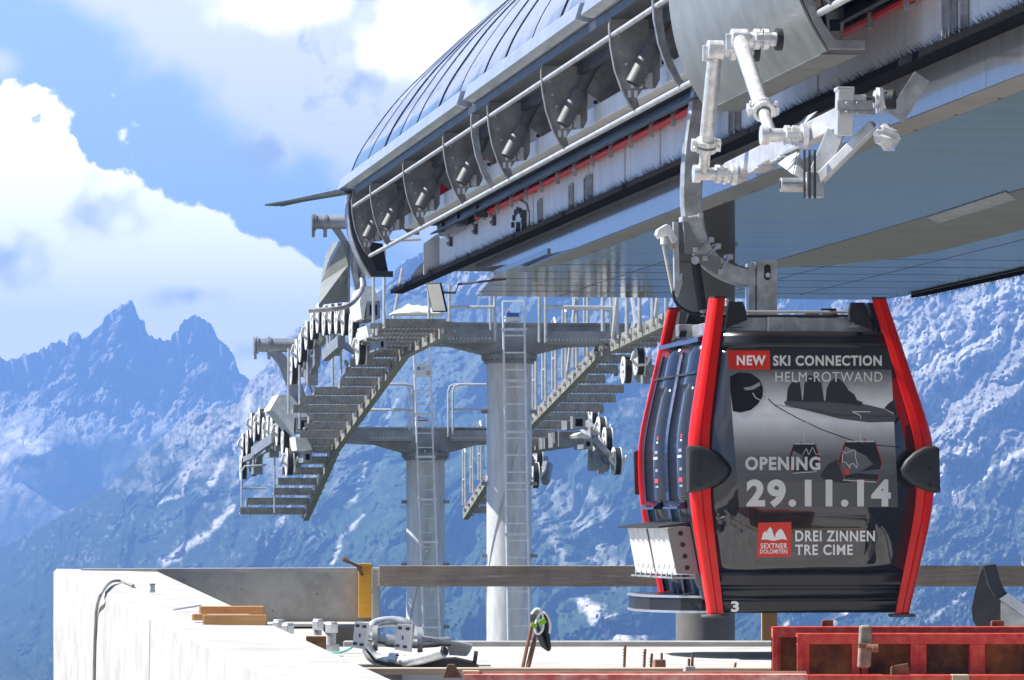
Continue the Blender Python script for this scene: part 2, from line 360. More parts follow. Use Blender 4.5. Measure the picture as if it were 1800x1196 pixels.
def col_near(PX, PY, T, V):
    s = PX+.75*PY; q = PY-.5*PX
    n = fbm(PX/34, PY/30, 5); fine = fbm(PX/7, PY/10, 4); st = ridged(s/38, q/170, 4)
    # bare rock high up, dwarf pine and forest below; more rock to the right of the valley
    line = np.interp(PX, [-200, 250, 420, 600, 760, 1000, 1250, 1500, 1650, 1800, 2400], [760, 800, 835, 850, 730, 700, 700, 800, 865, 775, 700])
    rk = sst(line-PY+n*90+fine*25, -50, 60)
    c = lerp(WOOD*(1+0*rk[..., None]), ROCK, rk)
    c = lerp(c, WOOD*1.4, rk*sst(fine+n*.7, -.05, .5)*.75*(1-sst(PX, 1450, 1560)*.55))
    vein = fbm(PX/4.5, PY/11, 3)
    patch = sst(fine*.6+vein*.55+st*.35-.25, .25, .65)*(1-sst(PY, 980, 1040)*.75)*(sst(n, -.35, .3))
    c = lerp(c, ROCK*.9, patch*.38)
    dark = (1-sst(np.abs(PX-820), 180, 320))*sst(PY, 480, 540)
    c = lerp(c, WOOD*1.7, dark*.75*(1-patch*.5))
    band = ridged(s/70+fbm(PX/60, PY/60, 3)*.5, q/420, 4)
    c = lerp(c, SCREE*.62, sst(PX, 1480, 1600)*sst(line-PY, -40, 60)*sst(band*.5+vein*.9+fine*.5, .2, 1.1)*.9)
    c = lerp(c, ROCK*.55, sst(PX, 1480, 1600)*sst(fbm(PX/6, PY/7, 4), .05, .4)*.6)
    for pts, a, b, f in (([(440,700),(425,770),(400,800),(370,850)], 6, 7, .9), ([(330,830),(320,870),(270,885)], 4, 5, .9),
                         ([(410,890),(370,935),(330,960),(290,990)], 5, 10, .85), ([(365,800),(320,835)], 8, 10, .6),
                         ([(640,905),(600,945),(585,990)], 3, 6, .9), ([(560,740),(530,850),(470,960)], 4, 6, .6),
                         ([(700,700),(650,800),(620,880)], 4, 6, .55), ([(960,835),(990,880),(1050,960),(1080,1000)], 16, 34, .42),
                         ([(1050,820),(1020,850),(1060,900)], 8, 14, .4), ([(930,850),(960,930),(1000,1000)], 8, 16, .3),
                         ([(1002,1030),(1030,1065),(1065,1095),(1105,1130)], 9, 26, 1.0), ([(800,900),(770,960),(740,1010)], 3, 5, .6),
                         ([(1800,560),(1700,610),(1600,640)], 22, 26, .9), ([(1790,500),(1690,560),(1590,600)], 16, 20, .8),
                         ([(1800,790),(1720,840),(1640,885)], 6, 8, .9), ([(1700,790),(1660,830),(1630,880)], 12, 22, 1.0),
                         ([(1800,990),(1700,1040),(1620,1100)], 3, 6, .6), ([(1520,1060),(1440,1110),(1380,1130)], 5, 12, .9),
                         ([(1440,1070),(1390,1090),(1370,1120)], 3, 5, .8), ([(1800,690),(1740,720),(1650,760)], 6, 8, .7)):
        c = lerp(c, SCREE, streak(PX, PY, pts, a, b)*f)
    return c
tm = terrain_mat('alpine slope', .02)
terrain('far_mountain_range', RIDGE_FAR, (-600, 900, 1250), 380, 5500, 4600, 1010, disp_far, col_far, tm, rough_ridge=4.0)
terrain('mountain_slope', RIDGE_NEAR, (-500, 2000, 1500), 520, 3600, 1400, 1330, disp_near, col_near, tm, rough_ridge=3.0)
# the hillside that falls away under the deck and the towers
def slope_sheet(steps): return [[Vector((x*(1+max(Y, 0)/300), Y, z+.6*math.sin(x*.7+Y))) for x in np.linspace(-90, 90, 40)] for Y, z in steps][::-1]
rub = mat('rubble slope', (.26, .25, .23), .95, var=.3, scale=1.5, bump=.05, bscale=8)
tag(MB().grid([r[::-1] for r in slope_sheet(((-60, -3.2), (20, -3.2), (37, -3.4), (58, -7.0)))]).build('ground', rub, smooth=True), kind='structure')
frs = mat('dwarf pine slope', (.035, .055, .025), .95, var=.35, scale=.35, bump=.4, bscale=1.5)
tag(MB().grid([r[::-1] for r in slope_sheet(((57.5, -7.05), (95, -15), (200, -26), (500, -50), (900, -66), (1450, -80)))]).build('hillside', frs, smooth=True), kind='structure')
# aerial haze over the valley
hz = MB(); hz.obox((0, 3080, 12), (4600, 0, 0), (0, 3300, 0), (0, 0, 288))
hm = bpy.data.materials.new('valley haze'); hm.use_nodes = True; t = NT(hm.node_tree); t.n.clear()
pv = t.node('ShaderNodeVolumePrincipled'); pv.inputs['Color'].default_value = (.22, .44, .98, 1); pv.inputs['Density'].default_value = .00033
pv.inputs['Anisotropy'].default_value = .2
ou = t.node('ShaderNodeOutputMaterial'); t.l.new(pv.outputs[0], ou.inputs['Volume'])
hzo = hz.build('haze', hm); tag(hzo, kind='stuff')
# ================================================================ materials of the built things
GALV = mat('galvanised steel', (.50, .51, .52), .45, .75, var=.16, scale=9, bump=.0006, bscale=60)
GALVL = mat('bright zinc', (.58, .59, .60), .42, .55, var=.10, scale=8, bump=.0004, bscale=60)
PLATE = mat('laser cut steel plate', (.30, .297, .29), .55, .3, var=.16, scale=7)
DARK = mat('dark grey steel', (.075, .078, .082), .42, .5, var=.15, scale=6)
BLACK = mat('black rubber', (.018, .018, .019), .6, 0, var=.2, scale=9)
ALU = mat('mill finish aluminium', (.60, .63, .67), .30, .75, var=.06, scale=4)
SHEET = mat('white zinc sheet', (.80, .81, .83), .48, .25, var=.05, scale=5, stretch=(1, 1, .25), bump=.0004, bscale=30)
GREY = mat('grey powder coat', (.20, .21, .195), .42, .0, var=.10, scale=3.5, coat=.12, bump=.0008, bscale=14)
STRIP = mat('grey trim strip', (.26, .26, .245), .5, .5, var=.06, scale=2)
TUBEM = mat('shade darkened steel tube', (.17, .17, .172), .55, .2, var=.12, scale=8)  # shade on the hoop tubes is put into this dark colour
RED = mat('red paint', (.74, .012, .008), .32, 0, var=.04, scale=3, coat=.25, spec=.3)
REDM = mat('red machine paint', (.70, .025, .02), .4, 0, var=.08, scale=3)
MIRR = mat('glossy fascia sheet', (.30, .30, .29), .12, .1, var=.05, scale=2.2, bump=.0025, bscale=1.6, stretch=(2.5, 2.5, .6), coat=.5)
GLOSSK = mat('black gloss shell', (.012, .014, .020), .10, 0, var=.2, scale=3, coat=.6, spec=.6)

def canopy_material():
    m = bpy.data.materials.new('tinted canopy panel'); m.use_nodes = True; t = NT(m.node_tree); b = t.n['Principled BSDF']
    c = t.node('ShaderNodeTexCoord').outputs['Object']
    b.inputs['Metallic'].default_value = .92; b.inputs['Roughness'].default_value = .07
    t.l.new(t.mix(t.noise(c, 1.2, 3), (.09, .19, .36, 1), (.14, .26, .45, 1)), b.inputs['Base Color'])
    bn = t.node('ShaderNodeBump'); bn.inputs['Distance'].default_value = .014; bn.inputs['Strength'].default_value = 1
    t.l.new(t.noise(c, .9, 2, .4, .3), bn.inputs['Height']); t.l.new(bn.outputs[0], b.inputs['Normal'])
    return m
def soffit_material():
    m = bpy.data.materials.new('ribbed soffit sheet'); m.use_nodes = True; t = NT(m.node_tree); b = t.n['Principled BSDF']
    c = t.node('ShaderNodeTexCoord').outputs['Object']
    mp = t.node('ShaderNodeMapping'); mp.inputs['Rotation'].default_value = (0, 0, -TH); t.l.new(c, mp.inputs[0])
    b.inputs['Metallic'].default_value = .9; b.inputs['Roughness'].default_value = .08
    t.l.new(t.mix(t.noise(c, 1.5, 4), (.17, .145, .11, 1), (.22, .195, .155, 1)), b.inputs['Base Color'])
    wv = t.node('ShaderNodeTexWave', wave_type='BANDS', bands_direction='Y', wave_profile='SAW'); wv.inputs['Scale'].default_value = .30; wv.inputs['Distortion'].default_value = .0
    t.l.new(mp.outputs[0], wv.inputs['Vector'])
    mp2 = t.node('ShaderNodeMapping'); mp2.inputs['Scale'].default_value = (.22, 1.1, 1); t.l.new(mp.outputs[0], mp2.inputs[0])
    hgt = t.m('ADD', t.m('MULTIPLY', wv.outputs['Fac'], .22), t.m('MULTIPLY', t.noise(mp2.outputs[0], 1.3, 3, .5), .9))
    bn = t.node('ShaderNodeBump'); bn.inputs['Distance'].default_value = .0045; bn.inputs['Strength'].default_value = 1
    t.l.new(hgt, bn.inputs['Height']); t.l.new(bn.outputs[0], b.inputs['Normal'])
    return m
CANM = canopy_material(); SOFM = soffit_material()
BRISM = mat('black brush bristle', (.008, .008, .009), .9, 0, var=.3, scale=30, spec=.05)

# ================================================================ GONDOLA STATION
UNIT = 1.045
A0 = 12.0; A1 = al(613, 5.0)
station = empty('gondola_station', S(A1, 5.75, 2.3), 'open-sided cable car station with a curved blue canopy, steel ribs and a ribbed metal soffit', 'station')
st = station
# canopy vault
half = [(0, 0), (.10, .25), (.27, .52), (.53, .86), (.94, 1.27), (1.45, 1.72), (2.05, 2.10), (2.65, 2.30), (3.3, 2.36)]
sm = smooth_pts([Vector((x, 0, z)) for x, z in half], 4)
prof = [(p.x, p.z) for p in sm]; prof += [(6.6-x, z) for x, z in prof[::-1][1:]]
def vault(a, off=0.0):
    out = []
    for i, (x, z) in enumerate(prof):
        j, k = max(i-1, 0), min(i+1, len(prof)-1)
        tx, tz = prof[k][0]-prof[j][0], prof[k][1]-prof[j][1]; L = math.hypot(tx, tz)
        out.append(S(a, 5.0+x-tz/L*off, 3.66+z+tx/L*off))
    return out
seams = [al(p, 5.0) for p in (613, 642, 670, 697, 727, 765, 802, 844, 881, 929, 978)]
while seams[-1] > A0+1.4: seams.append(seams[-1]-1.42)
mb = MB()
for i in range(len(seams)-1):
    a_, b_ = seams[i]-.012, seams[i+1]+.012
    n = 5; rows = [vault(a_+(b_-a_)*k/n, .002*math.sin(math.pi*k/n)+.003*math.sin(i*2.3)) for k in range(n+1)]
    mb.grid(rows)
mb.build('canopy', CANM, st, smooth=True)
mb = MB()
for a in seams:
    up, dn = vault(a-.009, .006), vault(a+.009, .006); u2, d2 = vault(a-.009, -.02), vault(a+.009, -.02)
    mb.loft([[p, q, r, s_] for p, q, r, s_ in zip(up, dn, d2, u2)])
mb.build('canopy_seam', DARK, st, smooth=True)
mb = MB(); mb.grid([vault(A1-.01, -.05), vault(A0, -.05)][::-1]); mb.build('canopy_lining', DARK, st, smooth=True)
e = MB(); e.prism(vault(A1, -.01), DV*.05); e.build('canopy_end', GREY, st)
# eaves beam with joints, dark underside lip
mb = MB(); edges = [A1+.25, al(834, 5.0), al(1045, 5.0), 24.0, A0]
for i in range(4):
    mb.prism([S(edges[i]-.006, l, z) for l, z in ((4.98, 3.54), (4.90, 3.56), (4.94, 3.685), (5.12, 3.70), (5.12, 3.54))], DV*(edges[i+1]-edges[i]+.012))
mb.build('eaves_beam', ALU, st, bevel=.006)
mb = MB(); mb.sbox(A1+.2, A0, 5.0, 5.3, 3.47, 3.535); mb.sbox(A1+.2, A0, 5.28, 5.34, 3.40, 3.60); mb.build('eaves_lip', DARK, st)
# gutter flap pointing off the far corner
mb = MB(); g0, g1 = Pl(616, 338, 5.0), P(476, 361, 49.6)
mb.bar(g0, g1, .16, .02); mb.bar(g0+ZV*.03, g1+ZV*.012+RV*.12, .03, .05); mb.build('gutter_flap', DARK, st)
# ribs
curve = [(5.02, 3.56), (5.0, 3.42), (5.01, 3.28), (5.04, 3.12), (5.09, 2.98), (5.15, 2.87), (5.2, 2.82)]
def rib(a, wide=True):
    pts = [S(a, l, z) for l, z in curve]
    if wide: pts += [S(a, l, z) for l, z in ((5.225, 2.84), (5.20, 2.93), (5.235, 2.985), (5.33, 3.0), (5.36, 3.06), (5.36, 3.35), (5.31, 3.50), (5.20, 3.56))]
    else: pts += [S(a, l, z) for l, z in ((5.23, 2.85), (5.19, 2.90), (5.13, 3.02), (5.09, 3.15), (5.07, 3.30), (5.075, 3.42), (5.10, 3.56))]
    m_ = MB(); m_.prism(pts, DV*.014)
    # rolled outer edge
    q = [S(a-.02, l, z) for l, z in curve]
    m_.loft([[p, p+RV*.012, p+RV*.012+DV*.05, p+DV*.05] for p in q])
    if wide:
        m_.use(1)
        for l, z in ((5.07, 3.35), (5.09, 3.25), (5.12, 3.16), (5.15, 3.08), (5.30, 3.33), (5.31, 3.2)):
            m_.tube(S(a-.018, l, z), S(a+.002, l, z), .012, n=6)
        m_.use(2)
        for l, z in ((5.165, 3.02), (5.225, 3.02), (5.19, 2.955), (5.145, 2.955), (5.27, 3.03)):
            m_.prism([S(a-.0025, l+x, z+y) for x, y in ((-.011, -.025), (.011, -.025), (.013, 0), (.011, .025), (-.011, .025), (-.013, 0))], DV*.002)
    r_ = m_.build('rib', [PLATE if wide else GALV, GALVL, SHEET], st)
    if wide:
        cl = MB(); cl.bar(S(a-.03, 5.13, 3.075), S(a-.03, 5.28, 3.075), .012, .012); cl.bar(S(a-.03, 5.13, 3.055), S(a-.03, 5.28, 3.055), .012, .012)
        cl.bar(S(a-.03, 5.285, 2.99), S(a-.03, 5.285, 3.10), .02, .035); cl.build('hinge', GALVL, r_)
        tb = MB(); p0, p1 = S(a-.075, 5.16, 3.02), S(a-.075, 5.41, 3.50)
        d = (p1-p0).normalized(); tb.path([p0, p0+d*.30], .058, 14); tb.path([p0+d*.30, p1, S(a-.075, 5.62, 3.80), S(a-.075, 6.0, 4.35), S(a-.075, 6.6, 4.95), S(a-.075, 7.3, 5.55)], .043, 12)
        tb.build('hoop_tube', TUBEM, r_, smooth=True)
        tk = MB(); tk.tube(p0-d*.001, p0-d*.004, .046, n=14); tk.build('tube_bore', BLACK, r_)
        gs = MB(); gs.prism([S(a-.08, l, z) for l, z in ((5.30, 3.30), (5.62, 3.06), (5.72, 3.06), (5.72, 3.40), (5.60, 3.62))], DV*.012); gs.build('gusset', PLATE, r_)
    return r_
WIDE = [650, 684, 744, 817, 898, 996, 1120]
for px in WIDE: rib(al(px, 5.2))
ra = al(1120, 5.2)
for k in range(1, 8): rib(ra-k*3.25)
for px in (868, 1199, 1010): rib(al(px, 5.2), False) if px != 1010 else None
# guard rods
mb = MB(); mb.tube(S(A1-.2, 5.03, 3.36), S(A0, 5.03, 3.36), .019); mb.build('guard_rod', GALVL, st, smooth=True)
mb = MB(); mb.tube(S(A1-.25, 5.2, 2.835), S(A0, 5.2, 2.835), .021); mb.build('guard_rod', GALVL, st, smooth=True)
# box beams
mb = MB(); mb.sbox(A1-.9, A0, 5.40, 5.54, 3.03, 3.17); mb.build('box_beam', SHEET, st, bevel=.008)
mb = MB(); mb.sbox(A1-2, A0, 5.66, 5.70, 3.28, 3.45); mb.sbox(A1-2, A0, 5.62, 5.70, 3.265, 3.28)
mb.use(1); a = A1-2.2
while a > A0:
    for da, dz in ((0, .05), (0, .12), (.22, .05), (.22, .12)): mb.tube(S(a-da, 5.63, 3.28+dz), S(a-da, 5.67, 3.28+dz), .016, n=6)
    a -= 1.05
mb.build('bolted_beam', [SHEET, DARK], st)
# track rail, tyres
mb = MB(); mb.prism([S(A1-2.9, l, z) for l, z in ((5.52, 2.895), (5.52, 2.91), (5.59, 2.93), (5.59, 2.985), (5.50, 2.985), (5.50, 3.0), (5.64, 3.0), (5.64, 2.955), (5.60, 2.915))], DV*(A0-A1+2.9))
mb.build('track_rail', DARK, st)
mb = MB(); mb.sbox(A1-3.0, A0, 5.95, 6.25, 2.72, 3.25); mb.build('drive_beam', DARK, st)
a = A1-3.0; k = 0
while a > 19.5 and k < 62:
    mb = MB(); mb.tube(S(a, 5.74, 3.12), S(a, 5.84, 3.12), .19, n=16); mb.build('tyre', BLACK, st, smooth=True)
    a -= .43; k += 1
# red hose in its clips, white skirt sheets
mb = MB(); mb.tube(S(A1-5.2, 5.69, 2.915), S(A0, 5.69, 2.915), .028, n=8); mb.build('red_conduit', REDM, st, smooth=True)
a = al(860, 5.715); k = 0
while a > 17:
    mb = MB(); mb.bar(S(a, 5.67, 2.945), S(a, 5.745, 2.945), .06, .03); mb.bar(S(a-.01, 5.665, 2.84), S(a-.01, 5.665, 2.94), .02, .04); mb.build('conduit_clip', GALV, st, bevel=.006)
    a -= .93; k += 1
mb = MB(); e0 = al(770, 5.75); js = [e0]+[al(p, 5.75) for p in (942, 1036, 1100, 1162, 1240, 1330, 1440, 1590)]+[A0]
for i in range(len(js)-1): mb.sbox(js[i]-.004, js[i+1]+.004, 5.745, 5.752, 2.55, 2.925)
mb.sbox(e0, A0, 5.754, 5.758, 2.55, 2.92)
mb.build('skirt_sheet', SHEET, st)
for px in (952, 1007, 1034, 1040, 1290, 1300, 1668, 1680, 1700, 1850):
    a = al(px, 5.74); mb = MB(); mb.sbox(a-.03, a+.03, 5.715, 5.742, 2.55, 2.83 if px < 1050 else 2.9); mb.sbox(a-.012, a+.012, 5.70, 5.716, 2.55, 2.81 if px < 1050 else 2.88); mb.build('mullion', GALV, st)
for px in (1600, 1622):
    pass
# bolted splice plates on the skirt and the ornament-shaped bracket
for px, n in ((792, 3), (836, 3), (868, 3)):
    mb = MB(); a = al(px, 5.73)
    mb.sbox(a-.05, a+.05, 5.715, 5.742, 2.78, 2.88); mb.use(1)
    for dz in (.80-.78, .085): mb.tube(S(a, 5.69, 2.79+dz), S(a, 5.72, 2.79+dz), .02, n=6)
    mb.build('bracket', [DARK, GALVL], st)
a = al(914, 5.735); mb = MB(); mb.prism([S(a+x, 5.738, 2.60+z) for x, z in ((-.55, 0), (.55, 0), (.55, .15), (.35, .27), (.0, .30), (-.40, .24), (-.55, .15))], -RV*.012); mb.use(1)
for k in range(7):
    t_ = math.radians(20+k*24); mb.tube(S(a+.34*math.cos(t_), 5.70, 2.64+.17*math.sin(t_)), S(a+.34*math.cos(t_), 5.725, 2.64+.17*math.sin(t_)), .028, n=8)
mb.bar(S(a-.45, 5.71, 2.60), S(a-.45, 5.71, 2.78), .05, .05); mb.bar(S(a-.02, 5.71, 2.60), S(a-.02, 5.71, 2.70), .12, .03); mb.build('splice_plate', [SHEET, DARK], st)
# rail end at the entrance: head plate, rope guide and rollers
mb = MB(); aE = al(770, 5.75)
mb.prism([S(aE, l, z) for l, z in ((5.60, 2.56), (5.78, 2.56), (5.80, 2.9), (5.74, 2.98), (5.60, 2.88))], DV*.02); mb.build('rail_end_plate', SHEET, st)
mb = MB(); mb.prism([S(al(775, 5.6)+x, 5.60, 2.86+z) for x, z in ((-1.2, .02), (-1.2, .12), (.2, .20), (.25, .02))], RV*.10); mb.build('entry_guide', GALV, st)
for px, py in ((812, 385), (846, 372), (785, 398)):
    c = Pl(px, py, 5.62); mb = MB(); mb.tube(c-RV*.06, c+RV*.06, .06, n=14); mb.bar(c, c+DV*.3+ZV*.02, .05, .05); mb.build('guide_roller', DARK, st, smooth=True)
mb = MB(); mb.prism([Pl(x, y, 5.95) for x, y in ((722, 487), (738, 465), (755, 455), (763, 470), (735, 492), (722, 500))], RV*.15); mb.build('cable_boot', BLACK, st)
# red drive housings seen between the ribs
for x0, x1, y0, y1, dp in ((712, 735, 328, 352, .5), (772, 800, 285, 345, .5), (850, 876, 225, 275, .5), (925, 965, 112, 148, .3), (985, 1012, 66, 86, .3)):
    c0 = Pl((x0+x1)/2, (y0+y1)/2, 5.56); Y = c0.y; wx, hz_ = (x1-x0)*Y/F/2, (y1-y0)*Y/F/2
    mb = MB(); mb.prism([c0+RV*x+ZV*z for x, z in ((-wx, -hz_), (wx*.2, -hz_), (wx, -hz_*.3), (wx, hz_), (wx*.1, hz_), (-wx, hz_*.45))], DV*dp); mb.build('drive_housing', REDM, st, bevel=.015)
for x, y in ((757, 322), (855, 262)):
    c0 = Pl(x, y, 5.95); mb = MB(); mb.obox(c0+DV*.6, RV*.12, DV*.5, ZV*.12); mb.build('plywood_cover', mat('plywood', (.42, .30, .17), .7), st)
# brush strip
mb = MB(); aB = al(702, 5.72)
zB = lambda a: 2.545
mb.prism([S(aB, l, z) for l, z in ((5.62, 2.53), (5.755, 2.525), (5.755, 2.58), (5.62, 2.57))], DV*(A0-aB)); bs = mb.build('brush_strip', BRISM, st)
mb = MB(); N = 13000
for i in range(N):
    a = A0+8+(aB-A0-8)*random.random(); l0 = 5.64+.10*random.random(); L = .05+.065*random.random()**2
    p = S(a, l0, 2.55+.015*random.random()); d = Vector((0, 0, 1))*(.55+.5*random.random())-RV*(.6+.7*random.random())-DV*(random.uniform(-.3, .9))
    d = d.normalized()*L; q = Vector((d.y, -d.x, 0)).normalized()*.003
    mb.add([p-q, p+q, p+d], [(0, 1, 2)])
mb.build('bristles', BRISM, bs)['kind'] = 'stuff'
# polished fascia in panels
def fz(a): return interp(a, [(A0, 2.295), (al(975, 5.76), 2.31), (al(889, 5.76), 2.39), (al(826, 5.76), 2.495), (aB, 2.50)])
js = [al(826, 5.76), al(889, 5.76), al(998, 5.76), al(1186, 5.76), al(1430, 5.76), al(1715, 5.76), A0]
mb = MB()
for i in range(len(js)-1):
    a_, b_ = js[i]-.008*(i > 1), js[i+1]
    mb.prism([S(a_, 5.815, 2.55), S(b_, 5.815, 2.55), S(b_, 5.815, fz(b_)), S(a_, 5.815, fz(a_))], RV*.006)
mb.build('fascia', MIRR, st)
mb = MB(); mb.sbox(js[1], A0, 5.83, 5.86, 2.33, 2.50); mb.build('fascia_backing', DARK, st)
# soffit: upper sheet and the lower tray in front
aF = 46.6
mb = MB(); mb.prism([S(a, l, 2.345) for a, l in ((A0, 8.2), (aF-7.4, 8.2), (aF-7.4, 5.80), (aF-4.0, 5.80), (aF, 6.15), (aF+.2, 10.5), (A0, 10.5))], ZV*.05); so_ = mb.build('soffit', SOFM, st)
mb = MB()
for l in (7.0, 8.6, 9.4): mb.sbox(A0, aF, l, l+.005, 2.3425, 2.346) if l > 8 else mb.sbox(39.4, aF, l, l+.005, 2.3425, 2.346)
a = 39.6
while a < aF: mb.sbox(a, a+.006, 5.9, 10.4, 2.343, 2.3465); a += 1.2
mb.build('panel_joint', DARK, so_)
mb = MB(); mb.prism([S(a, l, 2.30) for a, l in ((A0, 6.05), (39.4, 6.05), (39.4, 7.8), (A0, 7.8))], ZV*.03); tr = mb.build('soffit_tray', SOFM, st)
mb = MB(); mb.prism([S(a, l, 2.297) for a, l in ((A0, 5.823), (39.3, 5.823), (41.3, 5.85), (39.7, 6.04), (A0, 6.04))], ZV*.03)
mb.prism([S(a, l, 2.297) for a, l in ((A0, 7.81), (40.0, 7.81), (40.2, 8.05), (39.5, 8.5), (38.6, 8.8), (37.4, 8.9), (A0, 8.9))], ZV*.06)
mb.use(1); a = 20.0
while a < 39:
    mb.tube(S(a, 6.02, 2.293), S(a, 6.02, 2.299), .012, n=6); a += 1.0
mb.build('trim_strip', [STRIP, DARK], st)
mb = MB(); Zs = 2.292
def on_soffit(px, py, z): Y = z*F/(HY-py); return P(px, py, Y)
mb.prism([on_soffit(x, y, Zs) for x, y in ((1630, 383), (1650, 393), (1786, 351), (1768, 338))], ZV*.006); mb.build('inspection_flap', GALV, tr)
# far rim of the loop: fascia and brush on the right
mb = MB(); mb.sbox(A0, aF+.3, 10.5, 10.53, 2.34, 2.6); mb.build('fascia', GREY, st)
mb = MB(); mb.prism([S(A0, l, z) for l, z in ((10.53, 2.31), (10.66, 2.33), (10.66, 2.45), (10.53, 2.45))], DV*(aF+.6-A0)); bs = mb.build('brush_strip', BRISM, st)
mb = MB()
for i in range(900):
    a = 30+(aF+.6-30)*random.random(); p = S(a, 10.53+.12*random.random(), 2.32); d = (-ZV*(.3+random.random())+RV*random.uniform(-.2, .8)-DV*random.random()).normalized()*(.04+.05*random.random()); q = DV*.006
    mb.add([p-q, p+q, p+d], [(0, 1, 2)])
mb.build('bristles', BRISM, bs)['kind'] = 'stuff'
mb = MB(); mb.prism([S(a, l, 2.6) for a, l in ((A0, 5.8), (aF, 5.8), (aF, 10.6), (A0, 10.6))], ZV*.06); mb.build('floor_deck', DARK, st)
# end frame of the side wall and the fitted side panel
prf = [(5.02, 3.53), (4.995, 3.40), (5.00, 3.26), (5.03, 3.08), (5.08, 2.92), (5.15, 2.77), (5.24, 2.625)]
pin = [(5.13, 3.53), (5.11, 3.40), (5.115, 3.26), (5.14, 3.10), (5.185, 2.95), (5.245, 2.81), (5.30, 2.69)]
aC = al(655, 5.25)
mb = MB(); mb.prism([S(aC, l, z) for l, z in prf+[(5.47, 2.625), (5.47, 2.685)]+pin[::-1]], DV*.06); mb.build('end_frame', DARK, st)
mb = MB(); mb.loft([[S(aC-.002, l-.012, z-.004), S(aC-.002, l, z-.004), S(aC+.35, l, z-.004), S(aC+.35, l-.012, z-.004)] for l, z in prf]); mb.build('end_trim', GALV, st, smooth=True)
mb = MB(); mb.prism([S(aC+.03, l, z) for l, z in ((5.29, 2.69), (5.20, 2.87), (5.21, 3.0), (5.36, 2.98), (5.42, 2.685))], DV*.02); mb.build('rubber_flap', BLACK, st)
aL, aR = al(1245, 5.25), al(1456, 5.25)
prs = smooth_pts([Vector((l, 0, z)) for l, z in prf[::-1]], 3)[::-1]; prs = [(p.x, p.z) for p in prs]
mb = MB(); n = 6
mb.loft([[S(aL+(aR-aL)*k/n, l, z) for l, z in prs]+[S(aL+(aR-aL)*k/n, l+.012, z+.003) for l, z in prs[::-1]] for k in range(n+1)])
sp = mb.build('side_panel', GREY, st, smooth=True)
mb = MB(); mb.prism([S(aL, l, z) for l, z in ((5.24, 2.622), (5.455, 2.622), (5.455, 2.634), (5.24, 2.634))], DV*(aR-aL))
mb.build('panel_foot', GREY, sp)
fr = [(5.03, 3.53), (5.01, 3.40), (5.015, 3.26), (5.045, 3.08), (5.095, 2.93), (5.165, 2.78), (5.25, 2.636)]
for a in (aR, aL-.03):
    mb = MB(); mb.prism([S(a, l, z) for l, z in fr+[(5.46, 2.637), (5.46, 2.69), (5.29, 2.69)]+[(l+.06, z) for l, z in fr[:-1][::-1]]], DV*.03); mb.build('panel_frame', DARK if a != aR else PLATE, sp, bevel=.004)
mb = MB(); c = Pl(1466, 36, 5.5); mb.prism([c+RV*x+ZV*z for x, z in ((-.09, .22), (-.04, .25), (.06, .08), (.06, -.09), (.02, -.11), (-.035, -.10), (-.05, .03))], DV*.06); sbk = mb.build('bracket', GALV, st)
mb = MB(); mb.obox(c+RV*.005-DV*.004-ZV*.03, RV*.032, DV*.003, ZV*.035); mb.build('socket', BLACK, sbk)
# deflector hood and bent bar at the rope entry
hood = MB(); v = [P(600, 423, 49.0), P(612, 424, 49.0), P(612, 466, 49.0), P(560, 536, 48.4), P(564, 497, 49.6), P(572, 447, 50.2), P(584, 427, 49.8), P(613, 531, 49.6)]
hood.add(v, [(0, 6, 5, 4), (0, 4, 3, 2, 1), (2, 3, 7)]); ho = hood.build('deflector_hood', GREY, st); ho.modifiers.new('sheet', 'SOLIDIFY').thickness = .008
mb = MB(); mb.path(smooth_pts([P(543, 546, 48.2), P(580, 544, 48.2), P(606, 540, 48.3), P(626, 526, 48.5), P(637, 505, 48.8), P(634, 486, 49), P(628, 470, 49)], 4), .028, 10); mb.build('guide_bar', GALV, st, smooth=True)
mb = MB(); mb.bar(P(628, 500, 49), P(625, 450, 49), .12, .05); mb.bar(P(613, 535, 49.2), P(613, 428, 49.2), .03, .03); mb.build('hood_bracket', GALV, st, bevel=.005)
# convex mirror of the attendant hanging under the soffit corner
mb = MB(); c = P(768, 523, 44); ax = (Vector((-.45, -1, -.1))).normalized(); ux = ax.cross(ZV).normalized(); uz = ux.cross(ax)
mb.obox(c, ux*.085, ax*.012, (uz*.15+ux*.03)); mi = mb.build('mirror', BLACK, st, bevel=.01)
mb = MB(); mb.obox(c+ax*.014, ux*.072, ax*.003, (uz*.135+ux*.027)); mb.build('mirror_glass', mat('mirror glass', (.7, .72, .7), .05, 1.0, var=.02), mi)
mb = MB(); mb.path([c+uz*.05-ax*.02, P(800, 515, 44), P(806, 500, 44.3), S(43.3, 6.0, 2.345)], .012, 8); mb.build('mirror_arm', DARK, mi)

# concrete column under the station
sc_ = P(1240, 1127, 39.0); sc_.z = -3.2
col = empty('support_column', sc_, 'thick grey round column under the station soffit, behind the red gondola cabin', 'column')
top = S(0, 0, 2.345).z
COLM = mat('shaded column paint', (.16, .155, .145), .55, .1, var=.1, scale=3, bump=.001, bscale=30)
mb = MB(); mb.tube(sc_, Vector((sc_.x, sc_.y, top)), .265, n=40); mb.build('shaft', COLM, col, smooth=True)
mb = MB(); mb.tube(Vector((sc_.x, sc_.y, top-.16)), Vector((sc_.x, sc_.y, top-.13)), .29, n=40); mb.build('collar', COLM, col, smooth=True)
